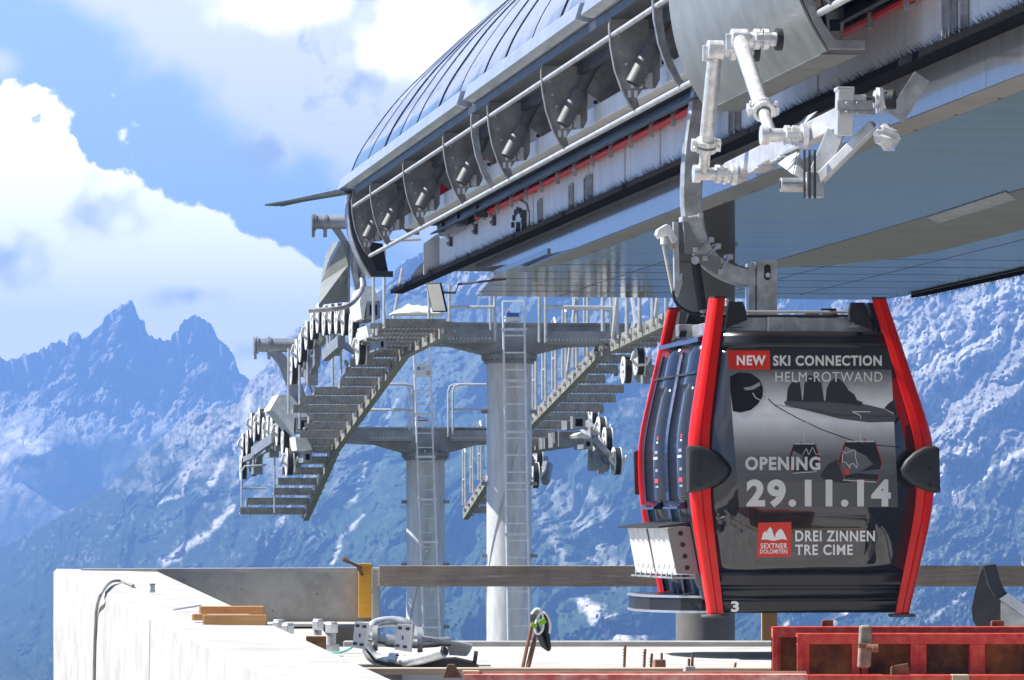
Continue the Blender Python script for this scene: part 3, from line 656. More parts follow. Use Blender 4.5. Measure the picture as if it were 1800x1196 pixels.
# ================================================================ TUBULAR SENSOR BRACKET on the side panel
CLAMP = mat('cast clamp', (.74, .74, .74), .4, .6, var=.12, scale=20, bump=.001, bscale=80)
br = empty('tube_bracket', S(al(1388, 5.1), 5.02, zl(1388, 70, 5.12)), 'galvanised tube linkage on the curved grey side panel, carrying a box beam', 'bracket')
def stub(a, l0, l1, z, name='stub_tube', r=.042):
    m_ = MB(); m_.tube(S(a, l0, z), S(a, l1, z), r, n=16); o = m_.build(name, CLAMP, br, smooth=True)
    return o
def clamp(c, axis, r=.062, w=.035, two=True):
    ax = Vector(axis).normalized(); m_ = MB(); m_.ring(c, ax, r*.62, r, w, 18)
    if two: m_.ring(c+ax*w*1.5, ax, r*.62, r, w, 18)
    s_ = ax.cross(ZV)
    if s_.length < .2: s_ = ax.cross(RV)
    s_.normalize(); u_ = s_.cross(ax)
    for sg in (-1, 1):
        m_.obox(c+ax*w*.7+s_*sg*r*1.1, s_*r*.28, ax*w*1.2, u_*r*.3); m_.tube(c+ax*w*.7+s_*sg*r*1.15-u_*r*.7, c+ax*w*.7+s_*sg*r*1.15+u_*r*.8, r*.14, n=8)
    return m_.build('clamp', CLAMP, br, bevel=.003)
a1, z1 = al(1388, 5.12), zl(1388, 70, 5.12); a2, z2 = al(1350, 5.14), zl(1350, 90, 5.14)
LT = 4.83
for a, z, lp in ((a1, z1, 5.07), (a2, z2, 5.08)):
    stub(a, LT+.02, lp, z); m_ = MB(); m_.tube(S(a, lp-.03, z), S(a, lp+.005, z), .066, n=20); m_.build('flange', BLACK, br, smooth=True)
    clamp(S(a, LT+.10, z), RV)
t1, t2 = S(a1, LT, z1), S(a2, LT, z2)
b1, b2 = Pl(1356, 238, LT), Pl(1236, 306, LT)
for tp, bt, fr_ in ((t1, b1, .72), (t2, b2, .74)):
    d = (bt-tp); m_ = MB(); m_.tube(tp+d*-.02, tp+d*fr_, .046, n=18); m_.tube(tp+d*fr_, bt, .034, n=16); m_.build('link_tube', CLAMP, br, smooth=True)
    clamp(tp+d*fr_, d, .066, .03)
    m_ = MB(); m_.tube(tp-RV*.05, tp+RV*.05, .06, n=12); m_.bar(tp-RV*.05+ZV*.03, tp-RV*.05-ZV*.07, .03, .06); m_.build('elbow_joint', CLAMP, br, bevel=.006)
    m_ = MB(); m_.tube(bt-RV*.06, bt+RV*.21, .04, n=14); m_.tube(bt-RV*.062, bt-RV*.02, .056, n=12); m_.build('elbow_joint', CLAMP, br, smooth=True)
    clamp(bt+RV*.09, RV, .058, .03)
    m_ = MB(); m_.ring(bt+RV*.19, RV, .02, .07, .03, 20); m_.build('flange', CLAMP, br, smooth=True)
LB = LT+.25
aq, ar = al(1288, LB), al(1484, LB); zb = zl(1380, 250, LB)
zb = (b1.z+b2.z)/2-H
m_ = MB(); p0, p1 = S(aq+.1, LB, zl(1296, 298, LB)), S(ar, LB, zl(1484, 206, LB)); m_.bar(p0, p1, .075, .12); m_.build('box_beam', GALVL, br, bevel=.008)
dd = (p1-p0)
for f in (.06, .30, .50):
    m_ = MB(); c = p0+dd*f-ZV*.07; m_.obox(c, RV*.05, dd.normalized()*.16, ZV*.008); m_.obox(c-RV*.02-ZV*.012, RV*.04, dd.normalized()*.10, ZV*.006); m_.build('splice_plate', GALVL, br)
e_ = p1
m_ = MB(); m_.bar(e_-ZV*.10-DV*-.02, e_+ZV*.15+DV*-.02, .09, .09, up=DV); m_.obox(e_+ZV*.152, RV*.05, DV*.05, ZV*.012); m_.obox(e_+ZV*.10+RV*.07, RV*.045, DV*.05, ZV*.022)
m_.build('end_post', GALVL, br, bevel=.006)
m_ = MB(); m_.obox(e_+ZV*.06+RV*.05-DV*.05, RV*.10, DV*.006, ZV*.028); m_.obox(e_+ZV*.02+RV*.06-DV*.055, RV*.10, DV*.006, ZV*.012)
for x in (-.03, .03):
    for z in (.07, .02): m_.tube(e_+RV*(.03+x)+ZV*z-DV*.06, e_+RV*(.03+x)+ZV*z-DV*.08, .011, n=6)
m_.build('link_plate', GALV, br, bevel=.003)
rc = Pl(1520, 200, LB+.14); rc = Vector((e_+RV*.19+ZV*.10))
m_ = MB(); m_.tube(rc-RV*.10, rc, .02, n=10); m_.build('axle', DARK, br, smooth=True)
m_ = MB(); m_.tube(rc-RV*.02, rc+RV*.05, .05, n=20); m_.prism([rc+RV*.0+DV*x+ZV*z for x, z in ((-.05, .06), (.05, .07), (.06, -.07), (-.05, -.09))], RV*.02); m_.build('roller', CLAMP, br, smooth=True)
m_ = MB(); m_.tube(rc+RV*.051-DV*.01, rc+RV*.09-DV*.03, .055, n=20); m_.build('roller_tyre', BLACK, br, smooth=True)
m_ = MB(); m_.bar(rc+RV*.10-ZV*.10-DV*.0, rc+RV*.25+ZV*.13, .10, .008, up=DV); m_.build('flat_bar', GALV, br)
m_ = MB(); q0, q1 = e_+RV*.17-ZV*.04, Vector(e_-RV*.12-ZV*.36+DV*.25); m_.bar(q0, q1, .055, .055); m_.bar(e_-ZV*.06-DV*-.2, q1, .06, .10); m_.build('brace', GALVL, br, bevel=.004)
m_ = MB(); m_.tube(q1-RV*.19, q1-RV*.02, .04, n=16); m_.obox(q1, RV*.05, DV*.05, ZV*.07); m_.build('pivot', GALV, br, bevel=.004)
m_ = MB(); m_.tube(q1-RV*.192, q1-RV*.187, .026, n=14); m_.build('bore', BLACK, br)
m_ = MB()
for x in (-.03, 0, .03): m_.tube(q1+RV*(x-.04)-ZV*.08-DV*.08, q1+RV*(x-.04)+ZV*.19-DV*.08, .008, n=6)
m_.build('threaded_rod', DARK, br)
m_ = MB(); m_.prism([p0+dd*.42-ZV*.06, p0+dd*.62-ZV*.06, q1-RV*.06+ZV*.02, q1-RV*.12+ZV*.06], RV*.012); m_.prism([p0+dd*.55+ZV*.06, p0+dd*.55+ZV*.16+RV*.1, p0+dd*.64+ZV*.16+RV*.1, p0+dd*.64+ZV*.06], RV*.01); m_.build('gusset', GALVL, br)
# clear plastic wrap hanging off the link
random.seed(3); m_ = MB(); c = e_+RV*.21-ZV*.02-DV*.06
secs = []
for i in range(8):
    f = i/7; r = .03+.045*math.sin(math.pi*min(1, f*1.1))*(1+.2*math.sin(i*3.1))
    secs.append([c-ZV*(.02+.15*f)+RV*(.03*f+r*math.cos(2*math.pi*k/10)*random.uniform(.75, 1.2))+DV*(r*math.sin(2*math.pi*k/10)*random.uniform(.75, 1.2)) for k in range(10)])
m_.loft(secs); wrapm = bpy.data.materials.new('crumpled clear film'); wrapm.use_nodes = True; b = wrapm.node_tree.nodes['Principled BSDF']
b.inputs['Base Color'].default_value = (.85, .84, .83, 1); b.inputs['Roughness'].default_value = .15; b.inputs['Transmission Weight'].default_value = .55; b.inputs['IOR'].default_value = 1.2
m_.build('plastic_wrap', wrapm, br)
# ================================================================ GONDOLA CABIN
UNIT = 1.0
AC, LC = 32.12, 6.46
HW = [(-.66, .71), (-.634, .715), (0, .838), (.15, .862), (.375, .875), (.55, .868), (.69, .845), (1.57, .63), (1.7, .60)]
HD = [(-.66, .965), (0, 1.09), (.375, 1.12), (.69, 1.09), (1.57, .90), (1.7, .87)]
def sm_i(z, t): return (interp(z-.07, t)+interp(z, t)*2+interp(z+.07, t))/4
hw = lambda z: sm_i(z, HW)
hd = lambda z: sm_i(z, HD)
lean = lambda z: -.05*max(0, z-.375)
def C(l, a, z): return S(AC+a, LC+lean(z)+l, z)
def Pa(px, py, a): Y = a/((px-CX)/F*DX+DY); return P(px, py, Y)
def face_pt(px, py, off=0.0):
    a = AC-1.0
    for _ in range(8):
        Y = a/((px-CX)/F*DX+DY); z = (HY-py)*Y/F; a = AC-hd(z)+.012-off
    return P(px, py, Y)
cabin = empty('gondola_cabin', C(0, 0, -.66), 'red and black gondola cabin with advertising on its front window, hanging under the station', 'gondola')
cb = cabin
ZS = [-.634+i*(2.204/30) for i in range(31)]
def pole(sx, sy):
    sec = ((0, .05), (.012, .02), (.04, .002), (.078, 0), (.084, .008), (.090, 0), (.150, .004), (.160, .03), (.15, .06), (.10, .085), (.02, .09), (0, .08))
    us = lambda z: interp(z, [(-.634, .70), (0, .86), (.375, .95), (.7, .88), (1.57, .68)])
    rows = [[C(sx*(hw(z)-u*us(z)), sy*(hd(z)-v), z) for u, v in sec] for z in ZS]
    m_ = MB(); m_.loft(rows); o = m_.build('corner_post', RED, cb, smooth=True, recalc=True)
    q = MB(); z = ZS[-1]; q.prism([C(sx*(hw(z)-u*us(z)), sy*(hd(z)-v), z+.001) for u, v in sec], ZV*.014); q.build('end_cap', BLACK, o, recalc=True)
    q = MB(); z = -.634; q.path([C(sx*(hw(z)-.08)+x, sy*(hd(z)-.07), z-.022+y) for x, y in ((-.03, -.001), (.03, .001))], .1, 6) if False else q.tube(C(sx*(hw(z)-.05), sy*(hd(z)-.06), z-.022), C(sx*(hw(z)-.05), sy*(hd(z)-.06), z-.001), .095, n=20)
    q.build('rubber_foot', mat('grey rubber', (.09, .09, .09), .6), o, bevel=.006)
    # bumper pad at the widest point
    pts = [(.0, -.16), (.0, .15), (.03, .165), (.10, .16), (.18, .12), (.25, .06), (.285, .0), (.27, -.05), (.20, -.11), (.10, -.15), (.03, -.165)]
    rows = []
    for v, k in ((.03, 1.0), (-.02, 1.0), (-.035, .97), (-.042, .90), (-.045, .7)):
        rows.append([C(sx*(hw(.375)+.02-(.12+(u-.12)*k)), sy*(hd(.375+w*k)-v), .375+w*k) for u, w in pts])
    q = MB(); q.loft(rows); q.use(1)
    for w in (-.11, 0, .10): q.tube(C(sx*(hw(.375)-.06), sy*(hd(.375+w)+.042), .375+w), C(sx*(hw(.375)-.06), sy*(hd(.375+w)+.052), .375+w), .013, n=8)
    q.build('bumper_pad', [mat('bumper plastic', (.028, .029, .03), .55, bump=.0006, bscale=160), BLACK], cb, smooth=True, recalc=True)
    # black bracket from post head to roof frame
    q = MB(); zt = 1.56; q.prism([C(sx*(hw(zz)-.15-u), sy*(hd(zz)-.10), zz) for u, zz in ((0, 1.55), (.10, 1.55), (.13, 1.49), (.15, 1.42), (.0, 1.36))], Vector((-DX, -DY, 0))*(-sy*-.05)); q.build('post_bracket', BLACK, cb, recalc=True)
    q = MB(); q.prism([C(sx*(hw(zz)-.07), sy*(hd(zz)-.12-u), zz) for u, zz in ((0, 1.55), (.09, 1.55), (.16, 1.44), (.30, 1.40), (.30, 1.36), (0, 1.33))], RV*(-sx*.05)); q.build('post_bracket', BLACK, cb, recalc=True)
for sx in (-1, 1):
    for sy in (-1, 1): pole(sx, sy)
# shell
rows = []
for z in [-.62+i*(1.95/26) for i in range(27)]:
    x, y = hw(z)-.055, hd(z)-.035; c = .05
    rows.append([C(u, v, z) for u, v in ((-x, -y+c), (-x+c, -y), (x-c, -y), (x, -y+c), (x, y-c), (x-c, y), (-x+c, y), (-x, y-c))])
m_ = MB(); m_.loft(rows); m_.build('shell', GLOSSK, cb, smooth=True, recalc=True)
# front pane, sill panels and floor band follow the bellied front
GLASSK = mat('smoked window', (.022, .022, .025), .035, 0, var=.05, spec=.8, coat=.3)
PANELK = mat('ribbed black panel', (.020, .020, .021), .30, .1, var=.12, scale=3)
def front(z0, z1, inset, n, m, name, grooves=(), off=0.0, cut=.135):
    q = MB(); rr = []
    zz = sorted([z0+(z1-z0)*i/n for i in range(n+1)]+[g+d for g in grooves for d in (-.006, -.003, .003, .006)])
    for z in zz:
        dip = .010 if any(abs(z-g) < .004 for g in grooves) else 0
        x = hw(z)-cut+.02; a = -hd(z)+.012+dip-off
        rr.append([C(-x, a, z), C(-x*.5, a, z), C(0, a, z), C(x*.5, a, z), C(x, a, z)])
    q.grid(rr); o = q.build(name, m, cb, smooth=True); o.modifiers.new('sheet', 'SOLIDIFY').thickness = .018; return o
fw = front(-.335, 1.225, 0, 30, GLASSK, 'front_window')
front(1.228, 1.335, 0, 3, PANELK, 'head_panel', off=.004)
front(-.515, -.339, 0, 6, PANELK, 'sill_panel', grooves=(-.435, -.46), off=.004)
fb = front(-.625, -.519, 0, 4, PANELK, 'floor_band', grooves=(-.54,), off=.006)
# ------------------------------------------------ printing on the window
def flat(name, col, rough=.35): return mat('print '+name, col, rough, var=.02, scale=4, spec=.4)
INK = flat('light grey', (.66, .64, .61)); WHT = flat('white', (.80, .80, .79)); PRED = flat('red', (.68, .035, .018)); LINE = flat('line grey', (.30, .29, .28)); DRED = flat('dull red', (.50, .03, .02))
def decal(name, polys, m, off, parent=fw, sub=False):
    q = MB()
    for pl in polys:
        pl = list(pl)
        if sum((pl[i][0]*pl[(i+1) % len(pl)][1]-pl[(i+1) % len(pl)][0]*pl[i][1]) for i in range(len(pl))) > 0: pl = pl[::-1]
        q.add([face_pt(x, y, off) for x, y in pl], [tuple(range(len(pl)))])
    return q.build(name, m, parent)
def band(name, x0l, x0r, x1l, x1r, y0, y1, n, m, off):
    q = MB(); rr = []
    for i in range(n+1):
        f = i/n; y = y0+(y1-y0)*f; xl, xr = x0l+(x1l-x0l)*f, x0r+(x1r-x0r)*f
        rr.append([face_pt(xl+(xr-xl)*k/8, y, off) for k in range(9)])
    q.grid(rr[::-1]); return q.build(name, m, fw)
def ramp_mat(name, stops, z0, z1, alpha=1.0):
    m = bpy.data.materials.new(name); m.use_nodes = True; t = NT(m.node_tree); b = t.n['Principled BSDF']; b.inputs['Roughness'].default_value = .12
    c = t.node('ShaderNodeTexCoord').outputs['Object']; s_ = t.node('ShaderNodeSeparateXYZ'); t.l.new(c, s_.inputs[0])
    r = t.node('ShaderNodeValToRGB'); f = t.m('DIVIDE', t.m('SUBTRACT', s_.outputs[2], z0), z1-z0); t.l.new(f, r.inputs[0])
    e = r.color_ramp.elements
    while len(e) < len(stops): e.new(.5)
    for k, (p_, v) in enumerate(stops): e[k].position = p_; e[k].color = (v, v, v*1.02, 1)
    n = t.noise(c, 9, 4, .6); t.l.new(t.mix(t.m('MULTIPLY', n, .30), r.outputs[0], (.05, .05, .055, 1)), b.inputs['Base Color'])
    return m
zof = lambda py: (HY-py)*31.7/F+.66
photo = ramp_mat('printed mountain photograph', [(0, .08), (.2, .09), (.32, .16), (.44, .45), (.54, .90), (.66, .80), (.74, .50), (.84, .20), (.9, .10), (1, .06)], zof(893), zof(615))
band('poster_print', 1281, 1567, 1299, 1579, 650, 892, 16, photo, .0012)
band('poster_print', 1281, 1567, 1281, 1567, 612, 650, 4, flat('charcoal', (.035, .035, .038)), .0010)
def cr(pts, ox=1250, oy=580, k=2.3): return [(ox+x/k, oy+y/k) for x, y in pts]
PK = flat('printed rock', (.035, .035, .037)); PK2 = flat('printed scree', (.10, .10, .102)); SNOW = flat('printed snow', (.42, .42, .43))
decal('printed_ridge', [cr([(295, 290), (330, 282), (560, 290), (640, 305), (700, 320), (745, 345), (745, 372), (640, 375), (520, 360), (400, 330), (300, 305)])], PK2, .0018)
decal('printed_peak', [cr([(305, 288), (309, 240), (318, 222), (330, 210), (345, 216), (358, 208), (362, 235), (369, 290)])], PK, .0022)
decal('printed_peak', [cr([(371, 290), (376, 225), (382, 198), (398, 182), (416, 190), (430, 186), (444, 205), (450, 240), (458, 292)])], PK, .0022)
decal('printed_peak', [cr([(462, 290), (466, 240), (480, 212), (500, 194), (520, 200), (540, 218), (556, 245), (580, 262), (590, 285), (612, 292), (612, 306), (560, 300)])], PK, .0022)
decal('printed_peak', [cr([(700, 318), (715, 300), (735, 285), (745, 282), (745, 340)])], PK, .0022)
decal('printed_knob', [cr([(75, 190), (110, 172), (160, 175), (195, 200), (210, 235), (208, 270), (190, 300), (160, 325), (120, 335), (88, 330), (78, 250)])], flat('printed black', (.012, .012, .013)), .0022)
decal('printed_shine', [cr([(130, 235), (165, 228), (195, 212), (200, 225), (170, 242), (140, 245)])], LINE, .0027)
def line(pts, wd):
    o = []
    for (x0, y0), (x1, y1) in zip(pts[:-1], pts[1:]):
        L = math.hypot(x1-x0, y1-y0) or 1; nx, ny = -(y1-y0)/L*wd/2, (x1-x0)/L*wd/2
        o.append([(x0+nx, y0+ny), (x1+nx, y1+ny), (x1-nx, y1-ny), (x0-nx, y0-ny)])
    return o
decal('printed_ring', line(cr([(168, 255), (180, 275), (205, 288), (225, 285), (230, 272), (222, 258), (212, 262)]), 1.3), INK, .0027)
decal('printed_cable', line(cr([(230, 280), (262, 308), (350, 358), (450, 405), (550, 440), (620, 462), (760, 475)]), 1.6), PK, .0027)
decal('printed_cable', line(cr([(262, 305), (420, 325), (520, 345), (740, 352)]), .8), PK, .0026)
def mini(x, y, k, s_):
    T = lambda pts: [(x+px_*k*s_, y+py_*k) for px_, py_ in pts]
    decal('printed_cabin', [T([(-26, -28), (26, -28), (38, 8), (30, 38), (-26, 34), (-38, 6)])], flat('printed cabin black', (.018, .018, .02)), .0024)
    decal('printed_cabin_frame', line(T([(-26, -30), (-39, 6), (-27, 36)]), 1.4*k)+line(T([(26, -30), (39, 8), (31, 42)]), 1.4*k)+line(T([(8, -34), (9, 40)]), 4.2*k), DRED, .0029)
    decal('printed_hanger', line(T([(0, -30), (1, -75), (-14, -82), (18, -82)]), 1.5*k)+line(T([(-24, -30), (24, -30)]), 2*k)+line(T([(-30, 38), (28, 42)]), 1.2*k), INK, .0029)
mini(1414, 802, .72, -1); mini(1512, 806, 1.0, 1)
decal('printed_outline', line(cr([(530, 490), (545, 500), (575, 485), (585, 490), (582, 510), (592, 545), (588, 558), (575, 540), (560, 545), (562, 560), (545, 535), (530, 535), (532, 500)]), .9), WHT, .0034)
decal('printed_outline', line(cr([(370, 505), (385, 480), (395, 505), (410, 475), (425, 505), (440, 500)]), .9), INK, .0034)
decal('printed_badge', [cr([(541, 560), (557, 562), (557, 586), (541, 584)])], PRED, .0034)
decal('printed_stain', [cr([(440, 590), (470, 545), (530, 515), (520, 560), (560, 620), (470, 615)])], flat('printed shadow', (.03, .03, .032)), .0020)
def lettering(txt, box, m, off, parent, bold=0.0, name='lettering', wob=None):
    cu = bpy.data.curves.new('lettering', 'FONT'); cu.body = txt; cu.offset = bold; cu.resolution_u = 6
    if wob: cu.space_character = wob
    tmp = bpy.data.objects.new('tmp', cu); SC.collection.objects.link(tmp)
    bpy.context.view_layer.update()
    me0 = bpy.data.meshes.new_from_object(tmp.evaluated_get(bpy.context.evaluated_depsgraph_get()))
    bpy.data.objects.remove(tmp); bpy.data.curves.remove(cu)
    co_ = [v.co.copy() for v in me0.vertices]; fs = [tuple(p.vertices) for p in me0.polygons]; bpy.data.meshes.remove(me0)
    x0, x1 = min(c.x for c in co_), max(c.x for c in co_); y0, y1 = min(c.y for c in co_), max(c.y for c in co_)
    bx0, by0, bx1, by1 = box
    q = MB(); q.add([face_pt(bx0+(c.x-x0)/(x1-x0)*(bx1-bx0), by1-(c.y-y0)/(y1-y0)*(by1-by0), off) for c in co_], fs)
    return q.build(name, m, parent)
decal('red_label', [[(1278, 616), (1353, 616), (1354, 650), (1281, 650)]], PRED, .0022)
lettering('NEW', (1295, 625, 1346, 642.5), WHT, .0034, fw, .035, wob=1.12)
lettering('SKI CONNECTION', (1359, 625, 1550, 643.5), INK, .0034, fw, .035, wob=1.12)
lettering('HELM-ROTWAND', (1363, 654, 1551, 671.5), INK, .0034, fw, 0.0, wob=1.1)
lettering('OPENING', (1310, 803, 1442, 827), INK, .0038, fw, .04, wob=1.14)
lettering('29.11.14', (1312, 843, 1566, 892), flat('pale', (.66, .65, .63)), .0038, fw, .045, wob=1.16)
decal('red_label', [[(1333, 919), (1391, 918), (1390, 979), (1330, 980)]], PRED, .0022)
decal('peak_emblem', [cr([(203, 848), (210, 822), (222, 812), (224, 822), (228, 810), (238, 797), (246, 806), (252, 828), (258, 842), (262, 822), (274, 808), (280, 804), (290, 812), (300, 832), (308, 850), (290, 846), (250, 853), (225, 848)])], WHT, .0034)
lettering('SEXTNER', (1337, 955, 1384, 964.5), WHT, .0034, fw, .022, wob=1.12)
lettering('DOLOMITEN', (1336, 966, 1384, 973.5), WHT, .0034, fw, .018, wob=1.12)
lettering('DREI ZINNEN', (1398, 933, 1538, 952), WHT, .0034, fw, .022, wob=1.12)
lettering('TRE CIME', (1398, 957.5, 1499, 976), WHT, .0034, fw, .022, wob=1.12)
lettering('3', (1285, 1057, 1299, 1076), WHT, .0075, fb, .04)
# ------------------------------------------------ doors on the left flank
DOORM = mat('dark blue gloss door', (.016, .026, .055), .12, .1, var=.12, scale=2, coat=.3, spec=.6)
def side(a0, a1, z0, z1, off, n=14): # ruled strip over the flank
    return [[C(-(hw(z0+(z1-z0)*i/n)-.028+off), a, z0+(z1-z0)*i/n) for a in (a0*hdf(z0+(z1-z0)*i/n), a1*hdf(z0+(z1-z0)*i/n))] for i in range(n+1)]
hdf = lambda z: (hd(z)-.14)/.98
for k, (a0, a1) in enumerate(((-.985, -.012), (.012, .985))):
    q = MB(); q.grid([r[::-1] for r in side(a0, a1, -.56, 1.27, .018, 24)]); d = q.build('door_leaf', DOORM, cb, smooth=True); d.modifiers.new('sheet', 'SOLIDIFY').thickness = .02
    w_ = a1-a0
    q = MB(); q.grid([r[::-1] for r in side(a0+w_*.10, a1-w_*.24, .12, .98, .0195, 12)]); wn = q.build('door_window', GLASSK, d, smooth=True); wn.modifiers.new('sheet', 'SOLIDIFY').thickness = .003
    for aa in (a1-w_*.17,):
        q = MB(); q.grid([r[::-1] for r in side(aa, aa+.02, -.50, 1.22, .024, 20)]); o = q.build('door_rib', DOORM, d, smooth=True); o.modifiers.new('sheet', 'SOLIDIFY').thickness = .008
    q = MB(); q.grid([r[::-1] for r in side(a0+.02, a1-.02, 1.045, 1.06, .030, 2)]); q.build('door_seam', BLACK, d)
    q = MB(); q.prism([C(-(hw(.13)-.028+o_), (a0+w_*.12)*hdf(.13), z) for o_, z in ((.03, .10), (.09, .10), (.09, .115), (.03, .16))], DV*(w_*.6)); q.build('door_ledge', DOORM, d, recalc=True)
    for z, hh, mm, wv in ((.50, .022, LINE, .12), (.46, .018, INK, .16), (.37, .02, LINE, .10), (.29, .03, PRED, .14), (.255, .015, LINE, .12), (.60, .025, PRED, .06), (.575, .014, INK, .07)):
        q = MB(); q.grid([r[::-1] for r in side(a0+w_*.24, a0+w_*.24+wv, z, z+hh, .0225, 2)]); q.build('door_sticker', mm, d)
q = MB(); q.prism([C(-(hw(1.3)-.028+o_), -.96*hdf(1.3), z) for o_, z in ((-.04, 1.27), (.05, 1.27), (.05, 1.30), (-.04, 1.33))], DV*(1.92*hdf(1.3))); q.build('door_header', DOORM, cb, recalc=True)
q = MB(); q.sbox(AC-.85, AC+.85, LC-.715+.04, LC-.715-.03, -.60, -.56); q.build('door_track', BLACK, cb)
# ski racks on each leaf
RACK = mat('brushed rack aluminium', (.80, .80, .79), .38, .35, var=.07, scale=12)
for a0 in (-.86, .02):
    q = MB(); n = 4; wseg = .84/n; zt, zb_ = -.02, -.36
    lt, lb = -(hw(zt)-.0), -(hw(zb_)-.0)
    for i in range(n):
        a_ = a0+i*wseg
        pr = ((0, -.02), (.02, -.15), (.05, -.17), (.12, -.17), (.15, -.15), (.165, -.05), (wseg-.012, -.02))
        q.loft([[C(l0+dl, a_+da, z) for da, dl in pr] for z, l0 in ((zb_, lb), (zt, lt))])
    rk = q.build('ski_rack', RACK, cb, recalc=True)
    q = MB(); q.prism([C(lt+x, a0-.01, zt+z) for x, z in ((.02, .01), (-.22, -.015), (-.22, -.003), (.02, .03))], DV*.87); q.build('rack_lid', BLACK, rk, recalc=True)
    q = MB()
    for i in range(n):
        a_ = a0+i*wseg+wseg*.4
        q.bar(C(lb-.16, a_-.06, zb_+.07), C(lb-.175, a_, zb_-.02), .014, .01); q.bar(C(lb-.16, a_+.06, zb_+.07), C(lb-.175, a_, zb_-.02), .014, .01)
    q.bar(C(lb-.175, a0, zb_-.022), C(lb-.175, a0+.84, zb_-.022), .03, .012); q.bar(C(lb-.02, a0+.01, zb_-.022), C(lb-.175, a0+.01, zb_-.022), .03, .012); q.build('rack_foot', GALV, rk)
    q = MB(); q.prism([C(l_, a0-.014, z) for l_, z in ((lt, zt), (lt-.16, zt-.02), (lb-.16, zb_+.01), (lb, zb_))], DV*.010); q.use(1)
    for z in (-.07, -.15, -.23, -.31):
        q.tube(C(-(hw(z)+.075), a0-.017, z), C(-(hw(z)+.075), a0-.015, z), .018, n=12)
    q.build('rack_end', [STRIP, BLACK], rk, recalc=True)
# entrance step
q = MB(); zz = -.645
outl = ((-.62, -.80), (-.86, -.66), (-1.02, -.30), (-1.06, .10), (-1.02, .60), (-.92, .84), (-.62, .90))
def lay(z0, z1, g): return [C(x-g if x < -.7 else x, y*(1+g*.6), z0) for x, y in outl], ZV*(z1-z0)
q.prism(*lay(-.63, -.614, .012)); q.prism(*lay(-.524, -.508, .012)); q.use(1); q.prism(*lay(-.614, -.524, 0.0)); q.prism(*lay(-.508, -.506, -.02))
q.build('entrance_step', [ALU, PANELK], cb, recalc=True)
# ------------------------------------------------ roof gear
q = MB()
for a_ in (-.62, .62): q.sbox(AC+a_-.06, AC+a_+.06, LC-.06-.60, LC-.06+.58, 1.345, 1.45)
for l_ in (-.5, .4): q.sbox(AC-.62, AC+.62, LC-.06+l_, LC-.06+l_+.1, 1.35, 1.44)
q.build('roof_frame', GALV, cb, bevel=.006)
q = MB(); q.obox(C(0, 0, 1.335), RV*.56, DV*.82, ZV*.008); q.build('roof', DARK, cb)
for sx in (-1, 1):
    q = MB(); q.tube(C(sx*.44, -.70, 1.39), C(sx*.44, -.70, 1.455), .04, n=14); q.use(1); q.tube(C(sx*.44, -.70, 1.455), C(sx*.44, -.70, 1.50), .022, n=8); q.obox(C(sx*.44, -.70, 1.385), RV*.06, DV*.05, ZV*.01); q.build('damper_block', [BLACK, GALV], cb)
q = MB(); q.tube(C(-.45, -.66, 1.485), C(.50, -.66, 1.49), .010, n=8); q.use(1); q.tube(C(-.52, -.68, 1.455), C(.46, -.68, 1.462), .010, n=8); q.use(0); q.tube(C(.30, -.66, 1.49), C(.47, -.5, 1.51), .008, n=8); q.build('door_rod', [GALVL, BLACK], cb)
q = MB(); q.obox(C(-.46, -.60, 1.50), RV*.045, DV*.05, ZV*.03); q.tube(C(-.46, -.60, 1.52), C(-.46, -.60, 1.58), .018, n=8); q.build('door_actuator', GALV, cb, bevel=.005)
q = MB(); q.obox(C(-.10, -.73, 1.395), RV*.10, DV*.008, ZV*.052)
for x in (-.07, .07): q.tube(C(-.10+x, -.745, 1.395), C(-.10+x, -.73, 1.395), .012, n=6)
q.build('frame_plate', GALV, cb)
# hanger: clevis, curved arm, grip
q = MB(); ca = AC
clv = [Pa(x, y, AC-.10) for x, y in ((1331, 560), (1331, 458), (1366, 458), (1366, 560))]
q.prism(clv, DV*.02); q.prism([p+DV*.18 for p in clv], DV*.02); q.obox((clv[0]+clv[2])/2+DV*.1+RV*-.062, RV*.006, DV*.08, ZV*.20)
for x in (-.105, ): q.obox((clv[0]+clv[2])/2+DV*.1+RV*x, RV*.022, DV*.07, ZV*.19)
q.use(1); q.prism([Pa(1349+6*math.cos(t), 479+(8 if math.sin(t) > 0 else -8)+6*math.sin(t), AC-.104) for t in [i*math.pi/8 for i in range(16)]], DV*.003); q.use(0)
q.tube(Pa(1350, 484, AC-.112), Pa(1350, 484, AC-.10), .018, n=14)
q.obox((clv[0]+clv[3])/2+DV*.1+ZV*-.02, RV*.12, DV*.14, ZV*.02)
q.build('clevis', [GALV, BLACK], cb)
armp = smooth_pts([Pa(x, y, AC) for x, y in ((1252, 40), (1240, 130), (1230, 190), (1220, 255), (1215, 320), (1216, 375), (1227, 425), (1250, 460), (1282, 480), (1312, 488), (1336, 491))], 5)
secs = []
for i, p in enumerate(armp):
    t_ = (armp[min(i+1, len(armp)-1)]-armp[max(i-1, 0)]).normalized(); n_ = DV.cross(t_).normalized(); w_ = .078-.012*(i/len(armp)) ; d_ = .06
    c_ = .012
    secs.append([p+n_*u+DV*v for u, v in ((-w_, -d_+c_), (-w_+c_, -d_), (w_-c_, -d_), (w_, -d_+c_), (w_, d_-c_), (w_-c_, d_), (-w_+c_, d_), (-w_, d_-c_))])
q = MB(); q.loft(secs); q.build('hanger_arm', GALV, cb, smooth=True, recalc=True)
